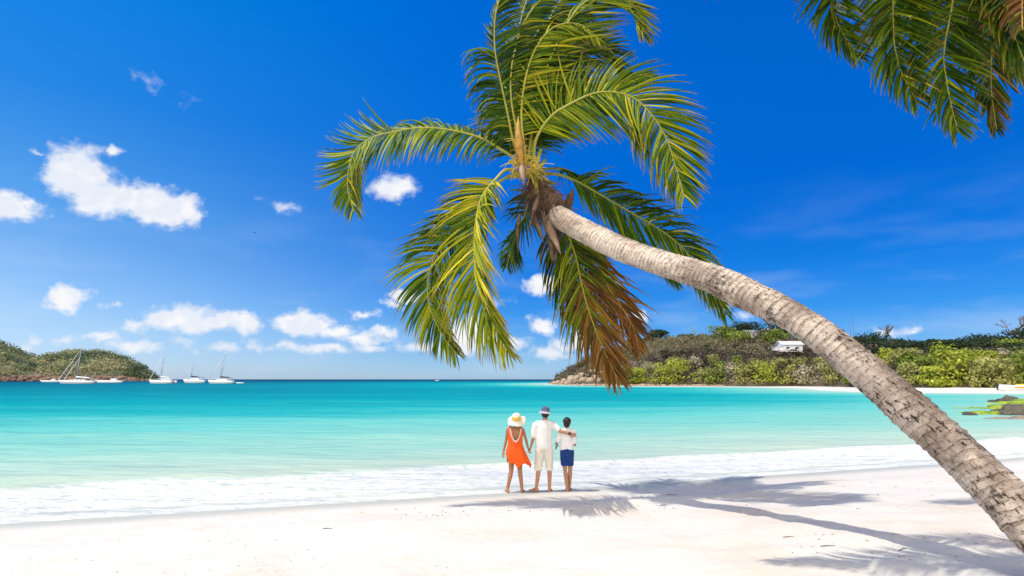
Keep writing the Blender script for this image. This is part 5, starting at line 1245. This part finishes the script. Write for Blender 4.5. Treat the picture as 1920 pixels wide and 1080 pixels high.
for off in (0, .022):
    m = MB(); pts = []
    for s_ in np.linspace(-1, 1, 41):
        z = 1.09-off+(.27)*abs(s_)**(2.2)*.95; x = s_*(.118+off*.6); y = -.126+abs(s_)**3*.055
        pts.append(pw_(x+.01, y-.012, z))
    m.tube(pts, .0065 if off == 0 else .0045, 6)
    for p in pts[::2]: m.ell(p, (.009, .008, .010), 8)
    m.build('lace_trim', M_trim, dress, True)
for sg in (-1, 1):
    m = MB(); m.tube([pw_(sg*.135, -.06, 1.30), pw_(sg*.125, -.045, 1.37), pw_(sg*.118, .0, 1.392), pw_(sg*.115, .05, 1.35)], .017*Sw, 8); m.build('shoulder_strap', M_dress, dress, True)
# sun hat
m = MB(); Rt = Matrix.Rotation(R(-7), 3, 'Y') @ Matrix.Rotation(R(34), 3, 'X'); hc = pw_(.03, -.03, 1.555)
nn = 40; V = []; Fh = []; pr = [(.006, .125), (.05, .12), (.085, .095), (.094, .05), (.096, .0), (.13, -.02), (.17, -.035), (.205, -.055), (.203, -.062), (.168, -.043), (.128, -.028), (.090, -.008)]
for j, (r_, z) in enumerate(pr):
    for k in range(nn):
        a = 6.2832*k/nn; fw = max(0, (r_-.1)/.1); V.append(hc+Rt @ Vector((r_*math.cos(a)*Sw, r_*math.sin(a)*Sw, (z+fw*.022*math.sin(a*3+1)+fw*.012*math.sin(a*5))*Sw)))
for j in range(len(pr)-1):
    for k in range(nn): Fh.append((j*nn+k, (j+1)*nn+k, (j+1)*nn+(k+1) % nn, j*nn+(k+1) % nn))
Fh.append(tuple(range(nn)))
hat = mesh('sun_hat', V, Fh, M_straw, wom, True)
m = MB(); m.lathe([(.097, .002), (.101, .004), (.100, .050), (.093, .088), (.088, .090)], hc, 32, Sw, Sw, Rt); m.build('hat_band', M_band, hat, True)
m = MB(); m.ell(pw_(.03, -.02, 1.50), (.078*Sw, .09*Sw, .09*Sw)); m.remesh('hair', M_hair, wom, .008, 2)

# --- boy
Bb = place_px(1065, 921); gb = Bb.z; Xb = W_(1063.5, 850).x; Sb = (W_(1063, 782).z-gb)/1.50
def pb(x, y, z): return Vector((Xb+x*Sb, YP+.02+y*Sb, gb+z*Sb))
boy = empty('person', (Bb.x, Bb.y, gb), 'dark-haired boy in white t-shirt and blue shorts beside the man', 'person')
m = MB(); q = head(m, pb(.005, .0, 1.385), Sb*.97, R(20)); m.capsule(pb(0, -.005, 1.22), pb(.003, 0, 1.33), .046*Sb, .042*Sb); m.capsule(pb(-.10, 0, 1.20), pb(.10, 0, 1.20), .058*Sb, .058*Sb)
m.ell(pb(0, 0, 1.08), (.120*Sb, .085*Sb, .16*Sb)); m.ell(pb(0, 0, .92), (.112*Sb, .085*Sb, .13*Sb)); m.ell(pb(0, 0, .80), (.13*Sb, .10*Sb, .11*Sb))
leg(m, pb(-.065, 0, .78), pb(-.045, .02, .42), pb(-.01, -.01, .07), Sb*.88, th=.076, kn=.050, fdir=(.12, 1, 0)); leg(m, pb(.065, 0, .78), pb(.062, .03, .42), pb(.045, .10, .07), Sb*.88, th=.076, kn=.050, fdir=(.25, 1, 0))
arm(m, pb(.145, 0, 1.19), pb(.165, .0, .93), pb(.10, .17, .92), Sb*.82); hand(m, pb(.10, .17, .92), (-.6, .6, .1), (-.5, -.8, .2), Sb*.85, .3, 1)
arm(m, pb(-.145, 0, 1.19), pb(-.21, .06, .97), pb(-.20, .20, .88), Sb*.82); hand(m, pb(-.20, .20, .88), (-.1, .7, -.4), (.6, 0, -.6), Sb*.85, .3, -1)
m.remesh('body', M_skinb, boy, .006, 3); face_parts(q, boy.children[0], Sb*.97)
m = MB(); m.capsule(pb(-.10, 0, 1.20), pb(.105, 0, 1.20), .068*Sb, .068*Sb); m.ell(pb(0, 0, 1.08), (.136*Sb, .102*Sb, .17*Sb)); m.ell(pb(0, 0, .93), (.138*Sb, .108*Sb, .15*Sb)); m.capsule(pb(-.04, 0, .88), pb(.04, 0, .88), .10*Sb, .10*Sb)
m.capsule(pb(.14, 0, 1.19), pb(.16, 0, 1.0), .055*Sb, .058*Sb); m.capsule(pb(-.14, 0, 1.19), pb(-.19, .03, 1.02), .055*Sb, .058*Sb); m.capsule(pb(0, -.005, 1.22), pb(0, 0, 1.255), .056*Sb, .052*Sb)
m.remesh('t_shirt', M_tee, boy, .008, 3, disp=lambda c: fbm(c*np.array([1, 1, .6]), 8, 3)*.011)
m = MB(); m.ell(pb(0, 0, .80), (.140*Sb, .112*Sb, .10*Sb))
for sg in (-1, 1): m.capsule(pb(sg*.062, 0, .78), pb(sg*.058, .02, .56), .090*Sb, .078*Sb); m.box(pb(sg*.058, .02, .535), (.145*Sb, .15*Sb, .07*Sb), 0, .025)
m.remesh('shorts', M_blue, boy, .008, 4, disp=lambda c: fbm(c, 11, 3)*.012)
m = MB(); m.ell(pb(.005, -.016, 1.415), (.084*Sb, .100*Sb, .088*Sb)); m.ell(pb(.0, -.035, 1.36), (.070*Sb, .07*Sb, .07*Sb)); m.remesh('hair', M_hair, boy, .006, 1, disp=lambda c: fbm(c, 40, 2)*.014)

# ------------------------------------------------------------------ small things on the sand
M_deb = mat('dry_leaf_bits', rough=.9, fn=f_rib((.10, .065, .04), (.22, .14, .08)))
V, F = [], []; r = np.random.default_rng(77)
spots = []
for i in range(150): spots.append((r.uniform(350, 1900), 1075-130*r.random()**1.1, .004+.009*r.random()**2))
for i in range(60): spots.append((r.uniform(1450, 1919), r.uniform(1005, 1078), .008+.016*r.random()))
for i in range(90): spots.append((r.normal(980, 160), r.normal(947, 9), .010+.014*r.random()))
for i in range(60): spots.append((r.uniform(1100, 1800), r.uniform(895, 960), .010+.014*r.random()))
for i in range(50): spots.append((r.uniform(0, 700), r.uniform(985, 1078), .006+.010*r.random()))
for (u, v, s_) in spots:
    rr_ = ray(u, v); kq = (.25-CZ)/rr_.z; x, y = rr_.x*kq, rr_.y*kq
    z = ground(x, y)
    if shore_s([x], [y])[0] < .5: continue
    a = r.random()*6.28; s_ *= .62; L_ = s_*(1.2+2.0*r.random()); w_ = s_*.8; h = s_*.6; c, sn = math.cos(a), math.sin(a); b0 = len(V)
    for (px, py, pz) in [(-L_,0,.002),(-L_*.2,-w_,.003),(L_,0,.002+h*.3),(L_*.1,w_,.002),(0,0,h)]:
        V.append((x+px*c-py*sn, y+px*sn+py*c, z+pz+.001))
    F += [(b0,b0+1,b0+4),(b0+1,b0+2,b0+4),(b0+2,b0+3,b0+4),(b0+3,b0,b0+4)]
o = mesh('beach_litter', V, F, M_deb); tag(o, 'dark bits of dry leaf and seaweed strewn over the white sand', 'litter', kind='stuff')
# a few twigs
for i, (u, v, L_, a, lb) in enumerate([(1470,1026,.16,.3,'short dark twig on open sand below the long trunk shadow'),(1688,1062,.28,.9,'longest brown twig on the sand near the lower right'),(1540,1046,.20,.2,'thin twig in the streaky shadow in the foreground'),
                                     (605,996,.14,.1,'dark scrap of seaweed on the wet-sand edge left of the woman'),(1248,918,.25,.1,'dark clump of seaweed beside the top of the crown shadow')]):
    rr_ = ray(u, v); kq = (.2-CZ)/rr_.z; x, y = rr_.x*kq, rr_.y*kq; z = ground(x, y)+.006; m = MB(); d = Vector((math.cos(a), math.sin(a)*.5, 0))
    p = Vector((x, y, z)); m.tube([p, p+d*L_*.5+Vector((0, .01, .004)), p+d*L_], [.005, .005, .003], 6)
    tag(m.build('twig', M_deb, None, True), lb, 'twig')
